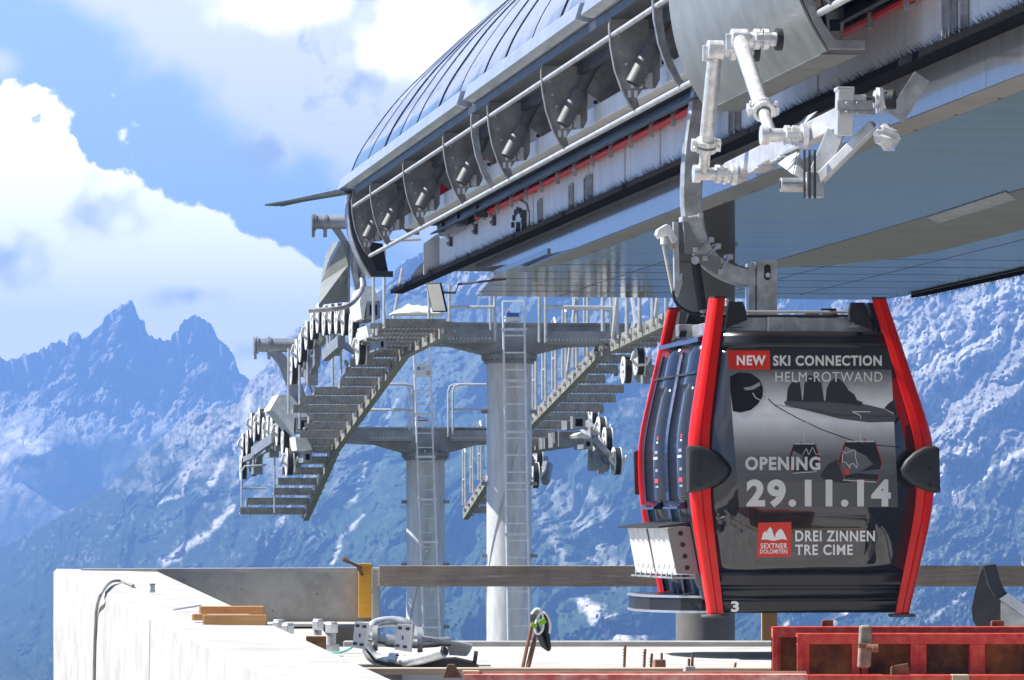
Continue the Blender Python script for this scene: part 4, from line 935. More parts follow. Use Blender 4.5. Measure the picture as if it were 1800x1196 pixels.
q = MB(); gp = Pa(1252, 40, AC); q.obox(gp, RV*.14, DV*.28, ZV*.10); q.tube(gp-DV*.34, gp+DV*.34, .05, n=12); q.tube(gp-DV*.2+RV*.1, gp-DV*.2+RV*.3, .09, n=16); q.tube(gp+DV*.2+RV*.1, gp+DV*.2+RV*.3, .09, n=16); q.build('rope_grip', DARK, cb, bevel=.006)
def ubolt(p0, p1, nm='arm_clamp'):
    a_, b_ = Pa(*p0, AC-.075), Pa(*p1, AC-.075); m_ = MB(); m_.tube(a_, b_, .010, n=8)
    for p in (a_, b_): m_.obox(p+DV*.05, RV*.018, DV*.075, ZV*.018); m_.tube(p-DV*.03, p, .014, n=6)
    m_.build(nm, GALVL, cb)
for p0, p1 in (((1203, 385), (1231, 379)), ((1222, 440), (1250, 422)), ((1239, 455), (1262, 433)), ((1266, 478), (1283, 452))): ubolt(p0, p1)
q = MB(); q.prism([Pa(x, y, AC-.085) for x, y in ((1202, 392), (1208, 388), (1226, 425), (1238, 432), (1222, 446), (1204, 446))], DV*.012); q.prism([Pa(x, y, AC-.085) for x, y in ((1214, 455), (1222, 448), (1232, 448), (1266, 452), (1267, 472), (1262, 484), (1240, 470))], DV*.012); q.build('arm_plate', STRIP, cb)
q = MB(); q.tube(Pa(1222, 458, AC-.05), Pa(1235, 545, AC-.05), .034, n=14); q.use(1); q.tube(Pa(1235, 545, AC-.05), Pa(1236, 556, AC-.05), .02, n=8); q.tube(Pa(1222, 458, AC-.10), Pa(1222, 458, AC-.0), .03, n=12); q.build('damper', [BLACK, GALV], cb, smooth=True)
q = MB(); q.prism([Pa(x, y, AC-.05) for x, y in ((1184, 390), (1192, 390), (1195, 500), (1199, 480), (1199, 500), (1192, 522), (1186, 515))], DV*.05); q.build('switch_rail', GALVL, cb)
q = MB(); q.prism([Pa(x, y, AC-.08) for x, y in ((1154, 412), (1157, 403), (1172, 394), (1178, 397), (1192, 420), (1186, 429), (1178, 413), (1160, 420))], DV*.10); q.build('switch_lever', WHT, cb, bevel=.004)
q = MB(); q.tube(Pa(1168, 418, AC-.10), Pa(1168, 430, AC-.10), .03, n=14); q.tube(Pa(1166, 430, AC-.09), Pa(1183, 515, AC-.04), .012, n=8); q.use(1); q.tube(Pa(1181, 428, AC-.08), Pa(1181, 438, AC-.08), .02, n=12); q.build('switch_roller', [mat('ivory plastic', (.72, .68, .60), .4), mat('amber plastic', (.70, .45, .18), .4)], cb, smooth=True)
q = MB(); q.path(smooth_pts([Pa(x, y, AC-.06) for x, y in ((1183, 512), (1186, 528), (1198, 542), (1218, 551), (1240, 553), (1262, 553))], 4), .011, 8); q.build('control_cable', BLACK, cb, smooth=True)
# ================================================================ LIFT TOWERS
TOWM = mat('hot dip galvanised tower', (.60, .61, .62), .45, .25, var=.09, scale=5.0, stretch=(2.5, 2.5, .4), bump=.0008, bscale=25)
ARMM = mat('weathered galvanised arm', (.30, .315, .335), .5, .5, var=.14, scale=3, bump=.0006, bscale=20)
TREAD = mat('galvanised grating', (.33, .315, .28), .55, .4, var=.14, scale=10)
RAILM = mat('galvanised railing tube', (.55, .56, .57), .45, .55, var=.1, scale=12)
LADM = mat('aluminium ladder', (.72, .75, .79), .4, .4, var=.06, scale=10)
WHEELM = mat('pale sheave flange', (.74, .73, .70), .5, .2, var=.1, scale=15)
BLUEB = mat('blue sensor lid', (.04, .14, .42), .4); LG = mat('light grey plastic', (.55, .56, .57), .4)
def wheel(c, r, w, parent):
    q = MB(); q.ring(c, RV, r*.78, r, w, 26); q.use(1)
    q.ring(c-RV*(w/2+.006), RV, r*.70, r*1.04, .014, 26); q.ring(c+RV*(w/2+.006), RV, r*.70, r*1.04, .014, 26)
    q.tube(c-RV*(w/2+.02), c+RV*(w/2+.02), r*.22, n=14)
    for k in range(5):
        t_ = k*2*math.pi/5+.4; d = DV*math.cos(t_)+ZV*math.sin(t_); q.bar(c-RV*w*.46+d*r*.15, c-RV*w*.46+d*r*.78, r*.20, .02, up=RV)
    return q.build('sheave', [BLACK, WHEELM], parent, smooth=True)
def sheaves(tower, pts, l, r, hubs=True, Yfix=None, sgn=1):
    cs = [Pl(x, y, l) if Yfix is None else P(x, y, Yfix+i*.6) for i, (x, y) in enumerate(pts)]
    q = MB(); spine = [c+RV*.17*sgn-ZV*.10 for c in cs]; k = max(1, len(cs)//4)
    q.path([spine[i] for i in range(k, len(cs)-k)] if len(cs) > 4 else [spine[0], spine[-1]], .07, 6)
    sa = q.build('sheave_assembly', ARMM, tower)
    for i in range(0, len(cs)-1, 2):   # balance beams, two sheaves each, then longer ones under them
        a, b = cs[i]+RV*.13*sgn, cs[i+1]+RV*.13*sgn; m_ = (a+b)/2; q = MB(); q.bar(a-ZV*.02, b-ZV*.02, .07, .16)
        q.obox(m_-ZV*.13+RV*.03*sgn, RV*.05, DV*.08, ZV*.10); q.build('balance_beam', ARMM, sa, bevel=.006)
        c = cs[i]; q = MB(); q.path([c-RV*.10-DV*.22+ZV*.12, c-RV*.13-DV*.18+ZV*.02, c-RV*.06-DV*.16-ZV*.05, c+RV*.06-DV*.16-ZV*.04, c+RV*.12-DV*.18+ZV*.08], .022, 8); q.build('rope_catcher', WHEELM, sa, smooth=True)
    for i in range(0, len(cs)-3, 4):
        a, b = (cs[i]+cs[i+1])/2+RV*.16*sgn-ZV*.24, (cs[i+2]+cs[i+3])/2+RV*.16*sgn-ZV*.24; q = MB(); q.bar(a, b, .09, .20)
        q.obox((a+b)/2-ZV*.05, RV*.08, DV*.10, ZV*.20); q.build('balance_beam', ARMM, sa, bevel=.006)
    for c in cs: wheel(c, r, .085, sa)
    return sa
def rail(tower, paths, r=.017, name='railing'):
    for p in paths:
        q = MB(); q.path(p, r, 8); o = q.build(name, RAILM, tower, smooth=True)
    return o
def catwalk(tower, lb, nodes, side, widths, n, hoopfrom=None):
    """nodes: (distance, height above eye level) along the beam; treads reach from the beam to side*width"""
    pt = lambda Y: S((Y-lb*RY)/DY, lb, interp(Y, nodes))
    q = MB()
    for (y0, z0), (y1, z1) in zip(nodes[:-1], nodes[1:]): q.bar(pt(y0), pt(y1), .09, .17)
    q.use(1)
    y = nodes[0][0]+.15
    while y < nodes[-1][0]:
        p = pt(y); q.tube(p-RV*side*.045, p-RV*side*.085, .035, n=8); y += .45
    cw = q.build('catwalk', [TREAD, GALV], tower)
    for i in range(n):
        Y = nodes[0][0]+.1+(nodes[-1][0]-nodes[0][0]-.2)*i/(n-1); w_ = interp(Y, widths); p = pt(Y)+ZV*.02
        if w_ <= 0: continue
        q = MB(); c = p+RV*side*(w_/2+.05)
        q.obox(c, RV*w_/2, DV*.13, ZV*.016); q.obox(c-DV*.14+ZV*.045, RV*w_/2, DV*.008, ZV*.05)
        if i % 4 == 1: q.obox(c+RV*side*(w_/2), RV*.012, DV*.13, ZV*.05)
        q.use(1)
        m = int(w_/.055)
        for k in range(m):
            x = c+RV*side*(-w_/2+.04+(w_-.06)*k/m)-DV*.15; q.obox(x-ZV*.022, RV*.017+ZV*.010, DV*.012, ZV*.008)  # pale tabs imitate light slits along the tread's front edge
        q.tube(p+RV*side*.09-DV*.12-ZV*.08, p+RV*side*.09-DV*.12+ZV*.03, .022, n=7)
        q.build('tread', [TREAD, GALVL], cw)
    return pt
def lframe(tower, px0, px1, py, Y, strut):
    c0, c1 = P(px0, py, Y), P(px1, py, Y); q = MB(); r = 12*Y/F
    q.tube(c0, c1, r, n=20)
    for f in (0, .07, .32, .36): q.tube(c0+(c1-c0)*f-RV*.012, c0+(c1-c0)*f+RV*.012, r*1.25, n=20)
    for f in (0.02, .34): q.obox(c0+(c1-c0)*f-ZV*r*1.4, RV*.02, DV*.05, ZV*.07)
    if strut:
        pts = [P(x, y, Y) for x, y in strut]; q.prism(pts, DV*.12)
    return q.build('lifting_frame', ARMM, tower, smooth=True)
def tower(px, Y, r, arm_top, arm_end, arm_mid, pl, pr, label, lad, rung, zbase):
    c = P(px, HY, Y); c.z = zbase
    T = empty('lift_tower', c, label, 'lift tower')
    at = lambda x, y, dY=0: P(x, y, Y+dY)
    ztop = at(px, arm_mid).z
    q = MB(); q.tube(c, Vector((c.x, c.y, ztop-.05)), r, n=44); col_ = q.build('column', TOWM, T, smooth=True)
    q = MB(); q.tube(Vector((c.x, c.y, ztop-.06)), Vector((c.x, c.y, ztop)), r*1.24, n=36); q.tube(Vector((c.x, c.y, ztop-.12)), Vector((c.x, c.y, ztop-.06)), r*1.12, n=36)
    for k in range(24):
        t_ = k*math.pi/12; q.tube(Vector((c.x+r*1.15*math.cos(t_), c.y+r*1.15*math.sin(t_), ztop-.085)), Vector((c.x+r*1.15*math.cos(t_), c.y+r*1.15*math.sin(t_), ztop+.03)), .016, n=6)
    q.build('column_flange', ARMM, T)
    # crossarm: fish-bellied box lying along the lateral axis
    k_ = F/Y; xl, xr = (pl-px)/k_, (pr-px)/k_
    zt, ze, zm = at(0, arm_top).z, at(0, arm_end).z, ztop+.002
    prof_ = [(xl, zt), (xr, zt), (xr, ze), (r*2.6, ze-.03), (r*1.6, zm+.03), (r*1.2, zm), (-r*1.2, zm), (-r*1.6, zm+.03), (-r*2.6, ze-.03), (xl, ze)]
    base = Vector((c.x, c.y, 0))-DV*.22
    q = MB(); q.prism([base+RV*x+ZV*z for x, z in prof_], DV*.44)
    q.bar(base+RV*xl+ZV*(zt-.012)+DV*.22, base+RV*xr+ZV*(zt-.012)+DV*.22, .52, .03)
    q.use(1)
    for x in (-r*2.4, r*2.4): q.tube(base+RV*x+ZV*(ze+.06)-DV*.004, base+RV*x+ZV*(ze+.06), .05, n=16)
    q.build('crossarm', [ARMM, BLACK], T, bevel=.01)
    # ladder on the near side
    (x0, y0), (x1, y1), wl = lad; d0 = -r-.16
    pa, pb = at(x0, y0, d0), at(x1, y1, d0); q = MB(); wv = Vector((wl*Y/F, 0, 0))
    q.tube(pa, pb, .016, n=8); q.tube(pa+wv, pb+wv, .016, n=8); n = int((y1-y0)/rung)
    for i in range(n+1): p = pa+(pb-pa)*(i*rung/(y1-y0)); q.tube(p, p+wv, .011, n=6)
    for i in range(2, n, 3):
        p = pa+(pb-pa)*((i-.35)*rung/(y1-y0)); q.bar(p-Vector((.03, .01, 0)), p+wv+Vector((.03, -.01, 0)), .012, .035); q.bar(p+wv*.5, p+wv*.5+Vector((0, .16, 0)), .03, .03)
    ld = q.build('ladder', LADM, T, smooth=False)
    # earthing cable winding round the shaft, clamps
    q = MB(); pts = []
    for i in range(120):
        t_ = i/119; zz = ztop-1.2-(ztop-1.2-zbase)*t_; t2 = -1.2-t_*9.5; pts.append(Vector((c.x+(r+.008)*math.cos(t2), c.y+(r+.008)*math.sin(t2), zz)))
    q.path(pts, .006, 6); q.build('earth_cable', GALV, T, smooth=True)
    q = MB(); i = 0
    for k in range(3):
        z_ = ztop-.75-k*.95
        for s_ in (-1, 1): q.obox(Vector((c.x+s_*(r+.03), c.y-.05, z_)), RV*.04, DV*.03, ZV*.025)
    q.build('column_lug', ARMM, T)
    b0 = at(x0+3, arm_top-9, -.05); q = MB(); q.obox(b0+RV*.10-ZV*.01, RV*.10, DV*.06, ZV*.035); q.use(1); q.obox(b0+RV*.10+ZV*.045, RV*.085, DV*.06, ZV*.03); q.use(2); q.tube(b0+RV*.05+ZV*.07, b0+RV*.05+ZV*.10, .02, n=10); q.build('sensor_box', [LG, BLUEB, REDM], T, bevel=.005)
    q = MB(); q.prism([b0+RV*x-DV*.1+ZV*z for x, z in ((.09, -.13), (.19, -.13), (.21, -.27), (.10, -.27))], DV*.01); q.build('number_plate', LG, T)
    return T, at, ld
def platform(T, at, x0, x1, y0, y1, d=-.3, dep=.6):
    a, b = at(x0, y0, d), at(x1, y0, d); lo = at(x0, y1, d).z; q = MB()
    q.prism([a, b, Vector((b.x, b.y, lo+.03)), Vector((a.x, a.y, lo+.03))], Vector((0, -.012, 0)))
    q.obox(Vector(((a.x+b.x)/2, a.y-dep/2+.0, lo)), Vector(((b.x-a.x)/2, 0, 0)), Vector((0, dep/2, 0)), Vector((0, 0, .022)))
    f = [Vector((a.x, a.y-dep, a.z)), Vector((b.x, b.y-dep, b.z)), Vector((b.x, b.y-dep, lo+.03)), Vector((a.x, a.y-dep, lo+.03))]; q.prism(f, Vector((0, -.012, 0)))
    q.use(1); m = int((b.x-a.x)/.05)
    for k in range(m): x = a.x+.03+(b.x-a.x-.06)*k/m; q.add([(x, a.y-dep-.014, lo+.01), (x+.022, a.y-dep-.014, lo+.01), (x+.022, a.y-dep-.014, lo+.035), (x, a.y-dep-.014, lo+.035)], [(0, 1, 2, 3)])
    return q.build('platform', [ARMM, GALVL], T)

# ---- near tower
T1, at1, ld1 = tower(895, 60.0, .298, 569, 606, 624, 690, 1106, 'nearer grey lift tower with ladder, its crossarm right under the station soffit', ((884, 530), (894, 1150), 37), 30.0, -8.5)
platform(T1, at1, 786, 870, 584, 602); platform(T1, at1, 957, 1090, 586, 604)
rail(T1, [[at1(870, 600, -.9), at1(870, 505, -.9)], [at1(862, 598, -.3), at1(862, 505, -.3)], [at1(790, 540, -.9), at1(872, 540, -.9)], [at1(790, 590, -.9), at1(790, 500, -.9)],
          [at1(948, 602, -.3), at1(948, 505, -.3)], [at1(959, 602, -.9), at1(959, 505, -.9)], [at1(948, 540, -.3), at1(1085, 545, -.3)], [at1(959, 539, -.9), at1(1084, 541, -.9)], [at1(1074, 600, -.3), at1(1074, 510, -.3)], [at1(1085, 602, -.9), at1(1085, 505, -.9)]], .020)
LN, RN = 6.93, 9.5
pt = catwalk(T1, LN, [(55.4, 2.37), (60, 2.27), (69.0, 1.16)], -1, [(55.4, .75), (58, .7), (61.5, .55), (63.5, .5), (64, .9), (66, .95), (66.3, .62), (69, .6)], 17)
rail(T1, [smooth_pts([pt(Y)-RV*(.0+w_)+ZV*(.05 if k == 0 else 1.02) for k in (0,)], 1)+[pt(Y)-RV*w_+ZV*1.0] for Y, w_ in ((62.3, .62), (63.4, .62), (66, 1.0), (67.5, .70))], .018)
p0_ = pt(55.6)-RV*.78
rail(T1, [[p0_+ZV*.05, p0_+ZV*1.0, p0_+RV*.06+ZV*1.08, p0_+RV*.45+ZV*1.10], [p0_+DV*1.2, p0_+DV*1.2+ZV*1.05], [p0_+RV*.55, p0_+RV*.55+ZV*1.0], [p0_+RV*.68+DV*.8, p0_+RV*.68+DV*.8+ZV*1.0], [p0_+RV*.2+DV*1.0, p0_+RV*.34+DV*1.0+ZV*.8]], .020)
q = MB(); q.sbox(al(686, 6.3), al(686, 6.3)+.02, 6.05, 6.85, 2.40, 2.47); q.build('toe_board', GALV, T1)
# white tarp lump on the platform
pr_ = catwalk(T1, RN, [(54.2, 2.50), (60.2, 2.27), (69.0, 1.16)], 1, [(54, .7), (60, .55), (62.5, .45), (63.4, .42), (63.8, .9), (66, .8), (67, .6), (69, .5)], 18)
lp = []
for k in range(9):
    Y = 60.6+k*.95; p = pr_(Y)-RV*.10
    lp += [[p, p+ZV*.92, p+ZV*1.0+DV*.10, p+ZV*.97+DV*.26, p+DV*.30+ZV*.02], [p+ZV*.45, p+ZV*.42+DV*.30]]
rail(T1, lp, .022)
lp = []
for k in range(6): Y = 54.6+k*.95; p = pr_(Y)-RV*.10; lp += [[p, p+ZV*1.15]]
rail(T1, lp, .026)
for Y, s_ in ((55.2, 1), (56.6, -1), (58.4, 1), (62.2, 1)): p = pr_(Y)-RV*.13; q = MB(); q.bar(p+ZV*.05, p+ZV*1.05-DV*.75*s_, .03, .09); q.build('brace', GALVL, T1)
# sheave trains
sheaves(T1, [(635, 613), (623, 579), (609, 563), (597, 560), (586, 561), (575, 564), (564, 560), (554, 572), (544, 590), (533, 612), (526, 622), (517, 652)], 6.24, .205)
def boxend(T, x0, x1, y0, y1, Y, L, hood=None):
    q = MB(); c = P((x0+x1)/2, (y0+y1)/2, Y); w_, h_ = (x1-x0)*Y/F/2, (y1-y0)*Y/F/2; t_ = .018
    for s_ in (-1, 1): q.obox(c+RV*s_*w_+DV*L/2, RV*t_, DV*L/2, ZV*(h_+t_)); q.obox(c+ZV*s_*h_+DV*L/2, RV*(w_-t_), DV*L/2, ZV*t_)
    q.use(1); q.obox(c+DV*(.12), RV*w_, DV*.01, ZV*h_); q.use(2)
    if hood: q.prism([P(x, y, Y) for x, y in hood], DV*L*.8)
    return q.build('carrier_beam', [ARMM, BLACK, WHEELM], T)
boxend(T1, 647, 666, 533, 557, 58.6, 1.6, [(640, 504), (654, 503), (671, 529), (644, 531), (640, 562), (636, 560), (632, 530)])
boxend(T1, 667, 677, 598, 613, 57.6, 1.4, [(644, 572), (656, 574), (678, 594), (664, 597), (648, 593)])
for d in ((572, 615), (590, 622)): pass
for a_, b_, w_, h_ in ((P(600, 600, 61), P(572, 625, 63), .10, .16), (P(604, 606, 61.5), P(640, 628, 62.5), .05, .08), (P(607, 634, 63), P(614, 650, 63), .12, .05), (P(618, 640, 62), P(601, 668, 62), .035, .035)):
    q = MB(); q.bar(a_, b_, w_, h_); q.build('walking_beam', ARMM, T1)
lframe(T1, 549, 615, 391, 60.2, [(585, 402), (598, 402), (640, 470), (650, 540), (630, 540), (612, 440)])
# right hand sheaves of the near tower
sheaves(T1, [(1124, 636), (1102, 651)], 9.9, .17, Yfix=58.0)
# ---- far tower
T2, at2, ld2 = tower(748, 69.3, .295, 752, 779, 796, 586, 915, 'farther grey lift tower with ladder and warning sign, leftmost of the two towers', ((727, 612), (746, 1150), 28), 25.0, -9.5)
platform(T2, at2, 650, 726, 758, 774); platform(T2, at2, 792, 905, 758, 774)
rr_ = lambda x0, x1, y0, y1, d: [at2(x0, y1, d), at2(x0, y0+12, d), at2(x0+(3 if x1 > x0 else -3), y0+3, d), at2(x0+(12 if x1 > x0 else -12), y0, d), at2(x1, y0, d)]
rail(T2, [rr_(720, 650, 675, 762, -.3), rr_(727, 655, 676, 766, -.9), [at2(720, 720, -.3), at2(648, 720, -.3)], [at2(727, 721, -.9), at2(650, 721, -.9)]], .017)
rail(T2, [rr_(788, 860, 676, 768, -.3), rr_(796, 900, 676, 764, -.9), [at2(790, 720, -.3), at2(850, 720, -.3)], [at2(796, 720, -.9), at2(870, 720, -.9)]], .017)
pt2 = catwalk(T2, LN, [(69.3, 1.09), (71.5, .62), (73.9, .12)], -1, [(69, .62), (72, .62), (72.9, .62), (73.0, .98), (74, 1.05)], 7)
p0_ = pt2(73.7)-RV*1.06; rail(T2, [[p0_, p0_+ZV*.68, p0_+ZV*.76+RV*.05, p0_+ZV*.78+RV*.4], [p0_+ZV*.40, p0_+ZV*.40+RV*.4], [p0_-DV*1.3+RV*.42, p0_-DV*1.3+RV*.42+ZV*.9]], .016)
pr2 = catwalk(T2, RN, [(69.3, 1.09), (71.5, .62), (73.9, .14)], 1, [(69, .5), (74, .5)], 7)
lp = []
for k in range(4): p = pr2(70.3+k*.95)-RV*.10; lp += [[p, p+ZV*.85, p+ZV*.92+DV*.10, p+ZV*.9+DV*.26, p+DV*.30], [p+ZV*.42, p+ZV*.40+DV*.30]]
rail(T2, lp, .020)
sheaves(T2, [(509, 812), (502, 775), (492, 760), (482, 757), (475, 755), (468, 757), (460, 741), (452, 754), (446, 748), (439, 778), (431, 784), (428, 822)], 6.24, .205)
boxend(T2, 522, 543, 737, 758, 69.0, 1.4, [(490, 694), (512, 696), (544, 733), (518, 735), (516, 764), (508, 755), (480, 722), (474, 722)])
boxend(T2, 535, 547, 796, 811, 68.2, 1.2, [(519, 768), (540, 771), (549, 791), (533, 794), (522, 792)])
for a_, b_, w_, h_ in ((P(482, 770, 71), P(446, 795, 74), .09, .16), (P(470, 790, 72), P(430, 808, 76), .06, .09)):
    q = MB(); q.bar(a_, b_, w_, h_); q.build('walking_beam', ARMM, T2)
lframe(T2, 447, 523, 607, 69.8, [(472, 620), (494, 618), (516, 640), (536, 690), (548, 735), (555, 770), (536, 770), (524, 735), (505, 680), (490, 640)])
q = MB(); q.tube(P(533, 650, 70), P(552, 700, 70), .02); q.build('tie_rod', ARMM, T2)
# right hand compression sheaves
sheaves(T2, [(1084, 811), (1068, 776), (1057, 757), (1043, 737)], 9.9, .20, Yfix=66.6, sgn=-1)
sheaves(T2, [(940, 836), (946, 808)], 9.9, .20, Yfix=71.5)
boxend(T2, 1009, 1027, 734, 752, 66.0, 1.2); boxend(T2, 1028, 1040, 774, 787, 65.6, .9, [(1013, 765), (1022, 760), (1042, 770), (1030, 772), (1016, 770)])
for a_, b_, w_, h_ in ((P(1012, 765, 66.2), P(1036, 780, 66), .10, .12), (P(1040, 770, 66.4), P(1068, 800, 66.6), .08, .10), (P(938, 782, 70.2), P(1000, 772, 67), .3, .22)):
    q = MB(); q.bar(a_, b_, w_, h_); q.build('walking_beam', ARMM, T2)
# safety sign on the far ladder
q = MB(); sx0, sy0 = 729.5, 643; Ys = 69.3-.295-.18
sg = [P(730, 640, Ys), P(757, 641, Ys), P(759, 663, Ys), P(731, 663, Ys)]
q.prism(sg, Vector((0, -.006, 0))); sgo = q.build('safety_sign', flat('sign white', (.75, .76, .78)), ld2)
q = MB()
def disc(x, y, r_, o, n=16): return [P(x+r_*math.cos(2*math.pi*k/n), y-r_*math.sin(2*math.pi*k/n), Ys-o) for k in range(n)]
q.add(disc(736, 648, 3.2, .009), [tuple(range(16))]); q.use(1); q.add(disc(753, 656, 3.6, .009), [tuple(range(16))]); q.use(2); q.add(disc(753, 656, 2.6, .010), [tuple(range(16))]); q.add(disc(736, 648, 1.2, .010, 8), [tuple(range(8))]); q.use(1)
q.add([P(x, y, Ys-.011) for x, y in ((751, 653.6), (751.8, 653), (755.4, 658.2), (754.6, 658.8))], [(0, 1, 2, 3)]); q.use(3); q.add([P(x, y, Ys-.009) for x, y in ((741.5, 645.5), (747, 645.5), (747, 650.5), (741.5, 650.5))], [(0, 1, 2, 3)])
q.build('sign_pictogram', [BLUEB, PRED, sgo.data.materials[0], LG], sgo)
q = MB(); rows = []
tarpc = P(733, 553, 55.8)
for i in range(7): rows.append([tarpc+RV*(-.32+.64*i/6)+DV*(-.2+.4*k/6)+ZV*(.10*math.sin(math.pi*i/6)*math.sin(math.pi*k/6)*(1+.4*math.sin(i*2.1+k*1.3))-.01) for k in range(7)])
q.grid(rows); tp_ = q.build('folded_tarp', WHT, smooth=True, root=tarpc); tag(tp_, 'white folded tarpaulin lying on the grey platform behind the round mirror', 'tarpaulin'); tp_.modifiers.new('sheet', 'SOLIDIFY').thickness = .02
# ================================================================ BUILDING SITE IN FRONT
CONC = mat('raw concrete', (.40, .39, .37), .85, 0, var=.10, scale=2.2, bump=.004, bscale=22, spec=.2)
CONCL = mat('pale dry concrete', (.43, .42, .405), .88, 0, var=.10, scale=2.6, bump=.002, bscale=16, spec=.2)
def pitted(name, c0, holes=.018):
    m = bpy.data.materials.new(name); m.use_nodes = True; t = NT(m.node_tree); b = t.n['Principled BSDF']; b.inputs['Roughness'].default_value = .9; b.inputs['Specular IOR Level'].default_value = .15
    c = t.node('ShaderNodeTexCoord').outputs['Object']
    n = t.noise(c, 1.6, 6, .65); n2 = t.noise(c, 9, 5, .7)
    col_ = t.mix(t.step(t.m('ADD', t.m('MULTIPLY', n, .6), t.m('MULTIPLY', n2, .4)), .35, .65), tuple(x*.78 for x in c0)+(1,), tuple(min(1, x*1.12) for x in c0)+(1,))
    v = t.node('ShaderNodeTexVoronoi'); v.inputs['Scale'].default_value = 14; t.l.new(c, v.inputs['Vector'])
    gate = t.step(t.noise(c, 5, 2), .52, .60); pit = t.m('MULTIPLY', t.m('SUBTRACT', 1.0, t.step(v.outputs['Distance'], .06, .16)), gate)
    t.l.new(t.mix(t.m('MULTIPLY', pit, .8), col_, tuple(x*.3 for x in c0)+(1,)), b.inputs['Base Color'])
    bn = t.node('ShaderNodeBump'); bn.inputs['Distance'].default_value = .006; t.l.new(t.m('SUBTRACT', n2, pit), bn.inputs['Height']); t.l.new(bn.outputs[0], b.inputs['Normal'])
    return m
PIT = pitted('pitted concrete wall', (.42, .395, .355))
def wood(name, c0, c1, sc=(1, 1, 14)):
    m = bpy.data.materials.new(name); m.use_nodes = True; t = NT(m.node_tree); b = t.n['Principled BSDF']; b.inputs['Roughness'].default_value = .75
    c = t.node('ShaderNodeTexCoord').outputs['Object']; mp = t.node('ShaderNodeMapping'); mp.inputs['Scale'].default_value = sc; t.l.new(c, mp.inputs[0])
    n = t.noise(mp.outputs[0], 2.5, 6, .65, .6); n2 = t.noise(c, 3.5, 4, .6)
    f = t.step(t.m('ADD', t.m('MULTIPLY', n, .6), t.m('MULTIPLY', n2, .4)), .32, .68)
    t.l.new(t.mix(f, (*c0, 1), (*c1, 1)), b.inputs['Base Color'])
    bn = t.node('ShaderNodeBump'); bn.inputs['Distance'].default_value = .003; t.l.new(n, bn.inputs['Height']); t.l.new(bn.outputs[0], b.inputs['Normal'])
    return m
OLDW = wood('weathered board', (.33, .24, .17), (.54, .42, .31)); NEWW = wood('orange formwork timber', (.42, .20, .06), (.58, .33, .13)); YELW = wood('yellow formwork panel', (.72, .33, .02), (.82, .44, .04)); PALEW = wood('pale timber end', (.60, .42, .25), (.75, .58, .40))
RUST = mat('rusty steel', (.16, .075, .045), .85, .2, var=.3, scale=25, col2=(.25, .13, .08))
FRED = mat('worn red formwork paint', (.56, .026, .022), .6, 0, var=.05, scale=14, col2=(.68, .12, .07), bump=.001, bscale=40)
REDGLARE = mat('worn red steel with sun glare', (.55, .12, .09), .65, 0, scale=11, col2=(.74, .42, .36), bump=.001, bscale=40)  # worn red; glaring sunlight on the rail is put into the pale tone
FPLY = mat('stained formwork plywood', (.09, .05, .025), .75, 0, scale=4.5, col2=(.46, .20, .05))
def gz(z): return z     # world heights: the deck is z = 0
# deck slab with its far kerb
yF = deckY(1137)
mb = MB(); mb.prism([Vector((x, y, 0)) for x, y in ((-3.6, 44), (-1.9, 44), (-1.35, yF), (14, yF), (14, 29.0), (-.7, 29.0), (-.7, 30.3), (-1.9, 30.3))], Vector((0, 0, -.45)))
dk = mb.build('concrete_deck', CONCL); tag(dk, kind='structure')
mb = MB(); mb.prism([Vector((x, y, -.451)) for x, y in ((-1.9, 30.3), (14, 30.3), (14, 12), (.6, 12), (-.4, 24))], Vector((0, 0, -.3))); lo_ = mb.build('lower_slab', CONC); tag(lo_, kind='structure')
k0 = P(838, 1133, yF); kx = P(1420, 1133, yF)
mb = MB(); mb.obox((6.2, yF+.12, .012), (7.5, 0, 0), (0, .12, 0), (0, 0, .028)); kb = mb.build('deck_kerb', CONC, bevel=.006); tag(kb, kind='structure')
# front concrete beam with a wavy edge board, red steel rim along the bottom of the view
mb = MB(); yb = deckY(1180); p0, p1 = P(596, 1180, yb), P(1420, 1180, yb)
mb.obox((3.6, deckY(1181), .004), (5.0, 0, 0), (0, .12, 0), (0, 0, .020)); o = mb.build('edge_strip', OLDW); tag(o, 'long thin weathered timber strip on the deck in front of the rusty starter bars', 'timber')
# far parapet wall
yW = 42.0; wl = P(95, 1000, yW).x; wr = P(666, 998, yW).x; zt = P(0, 1001, yW).z
fw_ = empty('parapet_wall', (wl, yW, 0), 'shaded grey concrete parapet with pitted face, behind the stacked planks', 'wall')
mb = MB(); mb.prism([Vector((wl+.25, yW, zt)), Vector((wr, yW, zt+.01)), Vector((wr, yW, -.4)), Vector((wl+.25, yW, -.4))], Vector((0, .32, 0))); mb.build('wall_body', PIT, fw_, bevel=.012)
mb = MB(); mb.prism([Vector((wl+.25, yW-.006, zt+.004)), Vector((wr, yW-.006, zt+.014)), Vector((wr, yW-.006, zt-.028)), Vector((wl+.25, yW-.006, zt-.028))], Vector((0, .335, 0))); mb.build('wall_coping', CONCL, fw_)
mb = MB()
for x, y in ((234, 1018), (324, 1020), (362, 1018), (573, 1012), (577, 1016)): mb.tube(P(x, y, yW-.004), P(x, y, yW+.01), .022, n=12)
mb.build('tie_hole', CONC, fw_)
# low ledge at its foot
mb = MB(); mb.obox(((wl+wr)/2+1.0, yW-.55, .03), ((wr-wl)/2-.9, 0, 0), (0, .5, 0), (0, 0, .012)); lg = mb.build('wall_ledge', CONC, fw_)
